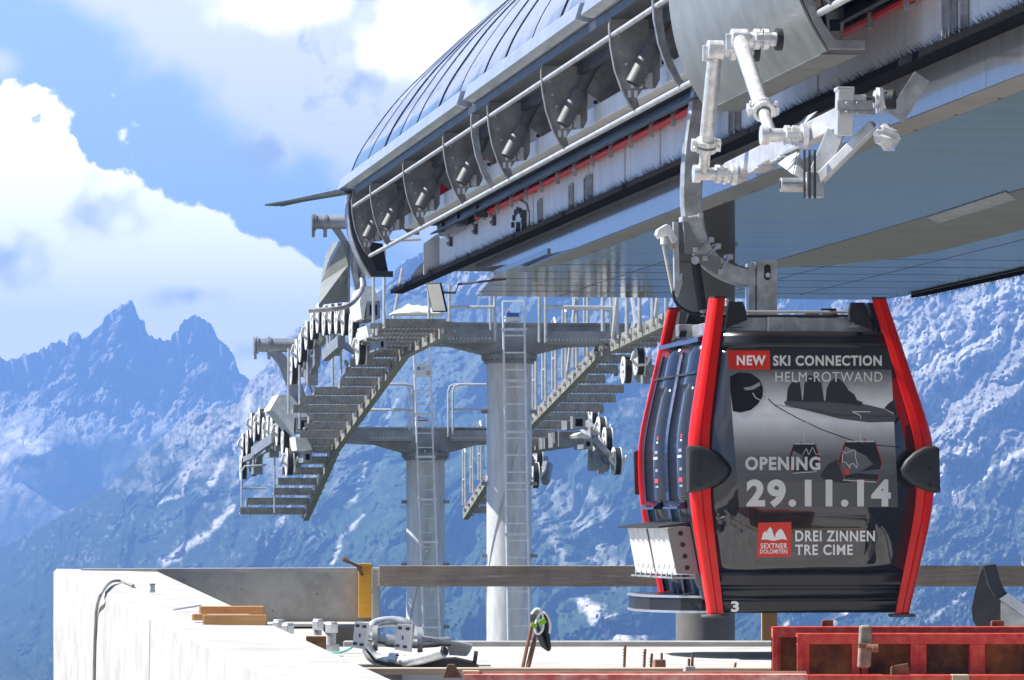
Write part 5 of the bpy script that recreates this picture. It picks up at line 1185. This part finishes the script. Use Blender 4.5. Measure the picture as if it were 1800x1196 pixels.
# near wing wall: its top runs down towards the camera
A_, B_, C_, D_ = P(100, 1000, 42.3), P(272, 1003, 42.3), P(830, 1262, 23.0), P(640, 1262, 23.0)
A2, D2 = P(94, 1006, 42.1), P(630, 1272, 22.9)
ww = empty('wing_wall', (A_.x, A_.y, 0), 'sunlit white concrete wing wall sloping down to the lower right corner', 'wall')
mb = MB(); dn = lambda p: Vector((p.x, p.y, -1.6)); L_ = [A2, A_, B_, dn(B_), dn(A2)]; R_ = [D2, D_, C_, dn(C_), dn(D2)]
n = 8; mb.loft([[a.lerp(b, i/n) for a, b in zip(L_, R_)] for i in range(n+1)]); mb.build('wall_body', CONCL, ww, recalc=True)
topn = (B_-A_).cross(D_-A_).normalized()
if topn.z < 0: topn = -topn
def ontop(px, py):     # where a sight line meets the wall top
    d = Vector(((px-CX)/F, 1, (HY-py)/F)); t_ = (A_-Vector((0, 0, H))).dot(topn)/d.dot(topn); return Vector((0, 0, H))+d*t_
outn = (D2-A2).cross(ZV).normalized()
if outn.x > 0: outn = -outn
def onside(px, py, off=0.0):
    d = Vector(((px-CX)/F, 1, (HY-py)/F)); t_ = (A2+outn*off-Vector((0, 0, H))).dot(outn)/d.dot(outn); return Vector((0, 0, H))+d*t_
# formwork seam and small scars on the outer face
mb = MB(); mb.bar(onside(264, 1090, .001), onside(262, 1200, .001), .008, .006, up=outn); mb.build('wall_joint', CONC, ww)
# grey cable over the wall
cpt = [onside(165, 1215, .014), onside(166, 1150, .014), onside(168, 1100, .014), onside(170, 1070, .02), onside(178, 1044, .03), ontop(194, 1030)+topn*.03, ontop(214, 1026)+topn*.022, ontop(234, 1034)+topn*.02]
mb = MB(); mb.path(smooth_pts(cpt, 6), .013, 8); o = mb.build('wall_cable', mat('grey cable sheath', (.30, .29, .28), .5), smooth=True, root=cpt[0]); tag(o, 'thin grey cable hanging over the edge of the white wing wall', 'cable')
c = ontop(268, 1046); mb = MB(); mb.obox(c+ZV*.03, RV*.022, DV*.03, ZV*.012); mb.obox(c+ZV*.06, RV*.018, DV*.03, ZV*.03); mb.obox(c+ZV*.085, RV*.024, DV*.03, ZV*.008); o = mb.build('wall_clip', GALV, bevel=.003, root=c); tag(o, 'small metal clip standing on the inner edge of the white wing wall', 'clip')
# three planks across it
Yp = ontop(420, 1100).y
def plank(x0, x1, y0, y1, dep, label, Y, m=NEWW, cap=9):
    a, b = P(x0, y1, Y), P(x1, y1, Y); h_ = (y1-y0)*Y/F; e = empty('plank', a, label, 'timber', 'planks stacked on the wing wall')
    q = MB(); q.obox((a+b)/2+ZV*h_/2+Vector((0, dep/2, 0)), (b-a)/2, Vector((0, dep/2, 0)), ZV*h_/2); q.build('board', m, e, bevel=.004)
    q = MB(); q.obox(a+ZV*h_/2+Vector((-.004, dep/2, 0)), RV*.004, Vector((0, dep/2-.004, 0)), ZV*(h_/2-.004)); q.build('lit_end', PALEW, e)  # sunlight on the plank's left end is put into this pale cap
    return e
plank(358, 468, 1081, 1106, .16, 'lowest and broadest orange plank of the stack on the white wall', Yp)
plank(352, 463, 1066, 1079.5, .12, 'top orange plank of the stack on the white wall', Yp+.06)
plank(339, 362, 1079.5, 1091, .10, 'short orange batten sticking out behind the plank stack on the white wall', Yp+.25)
mb = MB(); a_, b_ = ontop(304, 1077)+topn*.02, ontop(352, 1076)+topn*.05; mb.bar(a_, b_, .03, .012); o = mb.build('shadow_strip', ALU, root=a_); tag(o, 'thin strip modelling the shadow line left of the orange planks', 'strip')  # thin bar stands in for the bluish shadow line on the wall top
# yellow panel hung on the wall end with a clamp
mb = MB(); pa, pb = P(630, 991, 41.9), P(654, 1086, 41.9); e = empty('yellow_board', Vector((pa.x, pa.y, pb.z)), 'upright yellow formwork board clamped to the end of the grey parapet', 'board')
mb.obox(((pa.x+pb.x)/2, 41.93, (pa.z+pb.z)/2), ((pb.x-pa.x)/2, 0, 0), (0, .02, 0), (0, 0, (pa.z-pb.z)/2)); mb.build('panel', YELW, e, bevel=.004)
mb = MB(); mb.tube(P(602, 983, 41.6), P(634, 998, 41.85), .014, n=8); mb.bar(P(628, 994, 41.85), P(638, 1012, 41.85), .04, .03); mb.tube(P(604, 983, 41.6), P(612, 987, 41.6), .022, n=8); mb.build('clamp_bolt', RUST, e)
# board rail
def board(x0, x1, Y, label):
    a, b = P(x0, 1012.5, Y), P(x1, 1013.5, Y); e = empty('guard_board', Vector((a.x, Y, P(0, 1031, Y).z)), label, 'guard rail'); h_ = 37*Y/F/2
    q = MB(); q.obox((a+b)/2-ZV*h_*.5, Vector(((b.x-a.x)/2, 0, 0)), (0, .022, 0), ZV*(h_*.49)); q.obox((a+b)/2+ZV*h_*.5, Vector(((b.x-a.x)/2, 0, 0)), (0, .02, 0), ZV*(h_*.49)); q.build('plank', OLDW, e, bevel=.004)
    return e
yG = 41.6
gb = board(666, 1900, yG, 'long weathered brown guard board running behind the gondola cabin')
for x, w_, y1 in ((1352, 27, 1135), (661, 14, 1092)):
    q = MB(); a = P(x, 1000, yG+.08); zlo = 0.0 if x < 900 else -.6; q.obox((a.x, a.y, (a.z+zlo)/2), (w_*yG/F/2, 0, 0), (0, .05, 0), (0, 0, (a.z-zlo)/2)); q.build('post', NEWW if x > 900 else CONC, gb, bevel=.004)
# anchor bolts and timber block behind the wing wall
def onP(px, py, z=0.0): Y = (H-z)*F/(py-HY); return P(px, py, Y)
LABS = ['back left anchor bolt with hexagon cap, beside the wing wall', 'front left anchor bolt with hexagon cap, nearest the wing wall', 'anchor bolt behind the square timber block', 'tall anchor bolt just right of the square timber block, on a base nut']
for (x, yt, yb_, s_), lb in zip(((490, 1092, 1135, 24), (506, 1098, 1145, 24), (559, 1091, 1140, 22), (583, 1096, 1155, 25)), LABS):
    Yb = 33.6-.4*(yt > 1095); c = P(x, yt, Yb); e = empty('anchor_bolt', Vector((c.x, c.y, 0)), lb, 'bolt', 'anchor bolts on the deck'); r_ = s_*Yb/F/2
    q = MB(); q.tube(Vector((c.x, c.y, c.z-.07)), Vector((c.x, c.y, c.z)), r_, n=6); q.tube(Vector((c.x, c.y, c.z)), Vector((c.x, c.y, c.z+.012)), r_*.8, n=12); q.build('hex_cap', CLAMP, e, bevel=.006)
    q = MB(); q.tube(Vector((c.x, c.y, 0)), Vector((c.x, c.y, c.z-.07)), r_*.62, n=16); q.build('shank', GALV, e, smooth=True)
    q = MB(); q.tube(Vector((c.x, c.y, .0)), Vector((c.x, c.y, .05)), r_*1.25, n=6); q.tube(Vector((c.x, c.y, .05)), Vector((c.x, c.y, .065)), r_*1.1, n=16); q.build('base_nut', GALV, e)
c = P(555, 1150, 32.4); e = empty('timber_block', Vector((c.x, c.y, 0)), 'square brown timber block standing upright among the anchor bolts', 'block')
q = MB(); q.obox((c.x, c.y+.07, P(0, 1120, 32.4).z/2), (.070, 0, 0), (0, .07, 0), (0, 0, P(0, 1120, 32.4).z/2)); q.build('block', mat('brown block face', (.22, .10, .04), .8, var=.2, scale=14), e, bevel=.004)
q = MB(); zt_ = P(0, 1120, 32.4).z; q.obox((c.x, c.y+.07, zt_+.004), (.070, 0, 0), (0, .07, 0), (0, 0, .004)); q.build('sawn_top', PALEW, e)
# green rope
random.seed(5); q = MB()
for k in range(5):
    pts = [P(512+i*7+random.uniform(-1, 1), 1131+k*1.8+random.uniform(-1.4, 1.4)+4*math.sin(i*.9+k), 33.4) for i in range(6)]; q.path(smooth_pts(pts, 3), .010, 6)
q.path(smooth_pts([P(570, 1146, 33), P(596, 1147, 32.6), P(616, 1140, 32.3), P(626, 1128, 32.1), P(632, 1116, 32.0)], 5), .008, 6)
o = q.build('green_rope', mat('green rope', (.05, .38, .30), .6, var=.2, scale=60), smooth=True, root=P(540, 1140, 33)); tag(o, 'loose green rope lying around the timber block and anchor bolts', 'rope')
# concrete step
q = MB(); a, b = P(597, 1166, 31.0), P(683, 1166, 31.0); q.obox(((a.x+b.x)/2, 31.2, -.06), ((b.x-a.x)/2, 0, 0), (0, .93, 0), (0, 0, .075)); o = q.build('concrete_step', CONC, bevel=.008, root=(a.x, 31, -.1)); tag(o, 'low grey concrete block in front of the curved steel chute', 'step')
# curved steel part on the deck
YC = 30.25
ch = empty('steel_chute', Vector((P(730, 1172, YC).x, YC, 0)), 'galvanised bent pipe and plate assembly lying on the deck before the towers', 'steel part')
def plate4(x0, x1, sl, y0, y1, Y):
    q = MB(); pts = [P(x0+sl, y0, Y), P(x1+sl, y0+2, Y), P(x1, y1, Y), P(x0, y1-4, Y)]; q.prism(pts, Vector((.012, .012, 0))); q.use(1)
    for fx, fy in ((.24, .15), (.78, .15), (.2, .84), (.72, .84)):
        c = pts[0].lerp(pts[1], fx).lerp(pts[3].lerp(pts[2], fx), fy); q.obox(c-Vector((0, .003, 0)), RV*.013, DV*.002, ZV*.009)
    c = (pts[0]+pts[2])/2; q.obox(c-Vector((0, .003, 0)), RV*.005, DV*.002, ZV*.012)
    return q.build('flange_plate', [WHT, DARK], ch)
plate4(619, 641, 5, 1093, 1142, YC-.25); plate4(693, 718, 5, 1097, 1146, YC-.25)
q = MB(); q.bar(P(645, 1095, YC-.2), P(641, 1143, YC-.2), .06, .02, up=RV); q.bar(P(726, 1097, YC-.2), P(720, 1146, YC-.2), .06, .02, up=RV); q.build('plate_edge', GALV, ch)
q = MB(); q.path([P(640, 1118, YC), P(680, 1126, YC), P(730, 1132, YC), P(790, 1128, YC+.1)], .032, 12)
for x, y in ((658, 1122), (737, 1125)): q.tube(P(x-3, y, YC), P(x+6, y, YC), .085, n=20)
q.tube(P(678, 1126, YC), P(695, 1128, YC), .042, n=12); q.build('axle_tube', GALV, ch, smooth=True)
def arcpipe(pts, r, nm, m): q = MB(); q.path(smooth_pts(pts, 6), r, 14); return q.build(nm, m, ch, smooth=True)
arcpipe([P(650, 1106, YC+.3), P(662, 1096, YC+.35), P(690, 1092, YC+.4), P(712, 1096, YC+.4), P(724, 1106, YC+.4)], .034, 'bent_pipe', CLAMP)
arcpipe([P(646, 1140, YC-.1), P(655, 1155, YC-.12), P(675, 1163, YC-.15), P(700, 1164, YC-.2), P(740, 1158, YC-.3), P(780, 1146, YC-.4)], .040, 'bent_pipe', CLAMP)
q = MB(); pA, pB = P(692, 1156, YC-.2), P(690, 1152, YC-.2); c = P(782, 1145, YC-.41); q.tube(c, c+(c-P(770, 1149, YC-.38)).normalized()*.006, .030, n=18); q.build('pipe_bore', BLACK, ch)
q = MB(); q.ring(P(692, 1160, YC-.19), (P(712, 1163, YC-.2)-P(675, 1163, YC-.15)), .038, .046, .05, 20); q.build('pipe_band', ALU, ch, smooth=True)
q = MB(); q.prism([P(x, y, YC) for x, y in ((722, 1117), (760, 1122), (830, 1134), (829, 1139), (770, 1128), (722, 1124))], Vector((0, .3, .0))); q.prism([P(x, y, YC+.1) for x, y in ((772, 1128), (830, 1138), (826, 1147), (820, 1154), (790, 1152), (786, 1138))], Vector((0, .02, 0))); q.build('hood_plate', GALV, ch)
q = MB(); secs = []
for x, y0, y1 in ((644, 1140, 1146), (660, 1160, 1166), (690, 1168, 1175), (730, 1168, 1178), (770, 1160, 1177), (800, 1158, 1176), (836, 1166, 1174)):
    secs.append([P(x, y0, YC-.25), P(x, y1, YC-.25), P(x, y1-3, YC+.45), P(x, y0-3, YC+.45)])
q.loft(secs); q.build('rubber_skid', BLACK, ch, recalc=True)
q = MB(); q.tube(P(832, 1156, YC-.2), P(839, 1157, YC-.2), .045, n=18); q.build('end_roller', BLACK, ch, smooth=True)
# coiled cable on two rods
cr_ = empty('cable_coil', onP(922, 1176), 'coil of black and white cable tied with green tape to two leaning rusty rods', 'cable')
YK = onP(922, 1176).y
q = MB(); q.tube(P(918, 1177, YK), P(936, 1092, YK+.05), .012, n=8); q.tube(P(927, 1177, YK), P(939, 1128, YK+.05), .016, n=8); q.tube(P(939, 1128, YK+.05), P(942, 1090, YK+.1), .014, n=8); q.build('rod', RUST, cr_, smooth=True)
q = MB()
for k in range(6):
    dx = k*1.6; pts = [P(x+dx, y+k*1.1, YK-.04-.01*k) for x, y in ((936, 1078), (944, 1072), (951, 1079), (954, 1095), (956, 1115), (958, 1134), (954, 1136), (948, 1122), (940, 1104), (935, 1090), (936, 1078))]
    q.path(smooth_pts(pts, 4), .011, 7)
q.build('coil', BLACK, cr_, smooth=True)
q = MB(); q.path(smooth_pts([P(x, y, YK-.12) for x, y in ((934, 1080), (942, 1071), (951, 1074), (955, 1090), (954, 1106), (948, 1114), (942, 1112), (941, 1098), (950, 1078), (960, 1080), (967, 1096), (966, 1114))], 5), .008, 7); q.build('white_lead', WHT, cr_, smooth=True)
q = MB(); q.bar(P(947, 1097, YK-.15), P(959, 1090, YK-.15), .01, .035); q.bar(P(934, 1097, YK-.13), P(943, 1103, YK-.13), .01, .030); q.build('tape', mat('green tape', (.30, .62, .04), .5), cr_, bevel=.003)
# starter bars and small blocks
BL = ['tall rusty starter bar, leftmost of the row on the deck', 'second rusty starter bar from the left on the deck', 'short rusty starter bar just left of the brown plate', 'stub of rusty starter bar right of the grey cube on the deck']
for (x, y0, y1), lb in zip(((1098, 1175, 1135), (1133, 1175, 1141), (1145, 1175, 1149), (1292, 1174, 1165)), BL):
    b_ = onP(x-1, y1 if False else y0); q = MB(); q.tube(b_-ZV*.02, P(x+1, y1, b_.y), .009, n=7)
    z = b_.z
    while z < P(0, y1, b_.y).z-.02: q.tube(Vector((b_.x, b_.y, z)), Vector((b_.x, b_.y, z+.006)), .0105, n=7); z += .02
    o = q.build('starter_bar', RUST, smooth=True, root=b_); tag(o, lb, 'rebar', 'starter bars on the deck')
for x0, x1, y0, y1, m, lb, bars in ((1151, 1171, 1160, 1176, RUST, 'brown rusty plate with one bar, in the row of starter bars', ((1163, 1148),)), (1204, 1223, 1172, 1188, CONC, 'grey concrete cube with two rusty bars on the deck edge', ((1211, 1158), (1217, 1151)))):
    b_ = onP((x0+x1)/2, y1); e = empty('spacer_block', b_, lb, 'block'); w_, h_ = (x1-x0)*b_.y/F/2, (y1-y0)*b_.y/F
    q = MB(); q.prism([b_+RV*x+ZV*z for x, z in ((-w_, 0), (w_, 0), (w_*.94, h_), (-w_*.92, h_))], DV*.08); q.build('block', m, e, bevel=.004)
    for k, (bx, by) in enumerate(bars): q = MB(); p_ = P(bx, by, b_.y+.05); q.tube(Vector((p_.x, p_.y, b_.z)), p_, .009, n=7); q.build('bar', RUST, e)
# ---------------- red formwork
YR = 27.4
zlow = P(0, 1200, YR).z-.14
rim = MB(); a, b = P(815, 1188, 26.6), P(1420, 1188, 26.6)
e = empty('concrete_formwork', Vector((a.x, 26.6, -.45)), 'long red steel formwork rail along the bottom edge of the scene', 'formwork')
rim.obox(((a.x+b.x)/2, 26.6, a.z/2-.226), ((b.x-a.x)/2, 0, 0), (0, .02, 0), (0, 0, a.z/2+.226)); rim.obox(((a.x+b.x)/2, 26.64, a.z+.004), ((b.x-a.x)/2, 0, 0), (0, .07, 0), (0, 0, .004)); rim.build('rail', REDGLARE, e, bevel=.003)
q = MB(); q.obox(((a.x+b.x)/2, 26.72, a.z+.010), ((b.x-a.x)/2, 0, 0), (0, .010, 0), (0, 0, .012)); q.build('batten', OLDW, e)
def pyramid(x0, x1, xt, y0, y1, Y, m, lb, nm='wedge'):
    q = MB(); a_, b_, t_ = P(x0, y1, Y), P(x1, y1, Y), P(xt, y0, Y); q.prism([a_, b_, t_+Vector((.02, 0, 0)), t_-Vector((.02, 0, 0))], Vector((0, .05, 0))); o = q.build(nm, m, root=a_, bevel=.003); tag(o, lb, 'wedge')
pyramid(778, 812, 793, 1168, 1192, 26.62, RUST, 'triangular rusty wedge on the red rail at bottom left')
q = MB(); a_, b_ = P(813, 1182, 26.66), P(843, 1182, 26.66); q.obox(((a_.x+b_.x)/2, 26.68, a_.z-.05), ((b_.x-a_.x)/2, 0, 0), (0, .05, 0), (0, 0, .06)); o = q.build('timber_chock', OLDW, root=(a_.x, 26.66, a_.z-.1), bevel=.004); tag(o, 'weathered timber chock beside the triangular rusty wedge', 'block')
def formwork(x0, x1, y0, y1, Y, label, ribs, dep=.13, end=None):
    a, b = P(x0, y0, Y), P(x1, y0, Y); lo = -.45
    e = empty('concrete_formwork', Vector((a.x, Y, lo)), label, 'formwork', 'red formwork panels')
    q = MB(); h_ = .05
    q.obox(((a.x+b.x)/2, Y+dep/2, a.z-h_/2), ((b.x-a.x)/2, 0, 0), (0, dep/2, 0), (0, 0, h_/2)); q.obox(((a.x+b.x)/2, Y+dep/2, lo+h_/2), ((b.x-a.x)/2, 0, 0), (0, dep/2, 0), (0, 0, h_/2))
    q.obox(((a.x+b.x)/2, Y+.006, a.z+.006), ((b.x-a.x)/2, 0, 0), (0, .006, 0), (0, 0, .008)); q.obox(((a.x+b.x)/2, Y+dep-.006, a.z+.006), ((b.x-a.x)/2, 0, 0), (0, .006, 0), (0, 0, .008))
    q.obox((a.x+.018, Y+dep/2-.001, (a.z+lo)/2), (.018, 0, 0), (0, dep/2, 0), (0, 0, (a.z-lo)/2-.002)); q.build('frame', FRED, e, bevel=.003)
    for x, w_ in ribs:
        c = P(x, y0, Y).x; q = MB(); q.obox((c+w_*Y/F/2, Y+dep/2+.003, (a.z+lo)/2), (w_*Y/F/2, 0, 0), (0, dep/2-.006, 0), (0, 0, (a.z-lo)/2-h_)); q.build('rib', FRED, e, bevel=.003)
    q = MB(); q.obox(((a.x+b.x)/2, Y+dep+.011, (a.z+lo)/2), ((b.x-a.x)/2-.01, 0, 0), (0, .010, 0), (0, 0, (a.z-lo)/2-.004)); q.build('plywood_face', FPLY, e)
    return e
formwork(1358, 1900, 1106, 1182, YR+.35, 'rear red formwork panel with open black end, under the cabin', ((1358, 14),))
q_ = formwork(1401, 1900, 1118, 1190, YR, 'front red formwork panel with rust-stained plywood between its ribs', ((1401, 22), (1498, 14), (1514, 12), (1601, 16), (1617, 12), (1705, 15), (1720, 12), (1810, 14)))
formwork(1345, 1900, 1191, 1260, YR-.25, 'lowest red formwork panel at the bottom edge of the scene', ((1500, 14), (1700, 14)))
# clamp across the two panels
c = P(1521, 1136, YR-.06); e = empty('formwork_clamp', Vector((c.x, c.y, P(0, 1174, YR).z)), 'worn grey steel clamp with handle gripping the red formwork panels', 'clamp')
q = MB(); q.prism([P(x, y, YR-.10) for x, y in ((1512, 1100), (1531, 1099), (1534, 1130), (1531, 1174), (1508, 1175), (1510, 1140))], Vector((0, .09, 0))); q.build('jaw', mat('worn clamp steel', (.30, .27, .22), .7, .3, var=.2, scale=18), e, bevel=.012)
q = MB(); q.bar(P(1509, 1135, YR-.13), P(1534, 1137, YR-.13), .03, .03); q.tube(P(1524, 1137, YR-.15), P(1543, 1141, YR-.17), .018, n=10); q.tube(P(1534, 1140, YR-.17), P(1544, 1140, YR-.17), .026, n=8); q.build('handle', RUST, e, bevel=.004)
for x0, x1, y0, y1, Y, lb in ((1445, 1465, 1090, 1108, YR+.5, 'small rusty plate standing on the rear formwork, below the cabin'), (1743, 1765, 1091, 1112, YR+.5, 'small rusty plate standing on the rear formwork, below the black curved guide'), (1567, 1596, 1166, 1192, YR-.2, 'tilted rusty plate on the lowest formwork panel')):
    q = MB(); t_ = 5 if x0 == 1567 else 0; q.prism([P(x0-t_*.3, y1, Y), P(x1+t_, y1, Y), P(x1, y0, Y), P(x0, y0+t_, Y)], Vector((0, .012, 0))); q.prism([P(x0-1, y0+t_+3, Y-.02), P(x0+2, y0+t_, Y-.02), P(x0+2, y1, Y-.02), P(x0-1, y1, Y-.02)], Vector((0, .03, 0))); o = q.build('rusty_plate', RUST, root=P(x0, y1, Y), bevel=.003); tag(o, lb, 'plate')
q = MB(); a_, b_ = P(1672, 1186, YR-.2), P(1702, 1186, YR-.2); q.obox(((a_.x+b_.x)/2, a_.y, a_.z-.05), ((b_.x-a_.x)/2, 0, 0), (0, .06, 0), (0, 0, .05)); o = q.build('timber_chock', OLDW, root=(a_.x, a_.y, a_.z-.1), bevel=.004); tag(o, 'weathered timber chock on the lowest formwork panel at right', 'block')
# curved black guide rail standing at the right edge
YQ = 30.5
gd = empty('curved_guide', Vector((P(1760, 1110, YQ).x, YQ, 0)), 'black curved cabin guide with a bright steel lip, at the right edge', 'guide rail')
fl = [(1728, 996), (1722, 1010), (1714, 1040), (1708, 1070), (1710, 1090), (1722, 1112), (1722, 1128), (1760, 1128), (1759, 1056), (1746, 1046), (1736, 1028), (1731, 1008)]
q = MB(); q.prism([P(x, y, YQ) for x, y in fl], Vector((0, .02, 0))); q.build('side_plate', mat('dark plate', (.05, .05, .053), .6, .2, var=.15, scale=12), gd)
q = MB(); ed = smooth_pts([P(x, y, YQ) for x, y in ((1729, 995), (1733, 1010), (1739, 1030), (1748, 1046), (1760, 1056), (1780, 1070), (1805, 1088), (1840, 1112))], 4)
q.loft([[p, p+Vector((.085, .02, .012)), p+Vector((.09, .35, .02)), p+Vector((.0, .35, 0))] for p in ed[:17]]); q.build('rubber_lip', mat('dark blue rubber', (.035, .045, .055), .5, var=.1, scale=10), gd, smooth=True, recalc=True)
q = MB(); q.loft([[p, p+Vector((.06, 0, .04)), p+Vector((.06, .35, .05)), p+Vector((0, .35, 0))] for p in ed[15:]]); q.build('steel_lip', ALU, gd, smooth=True, recalc=True)
q = MB(); q.prism([P(x, y, YQ+.01) for x, y in ((1760, 1057), (1780, 1071), (1805, 1089), (1840, 1113), (1840, 1128), (1761, 1128))], Vector((0, .3, 0))); q.build('web_plate', GALV, gd)
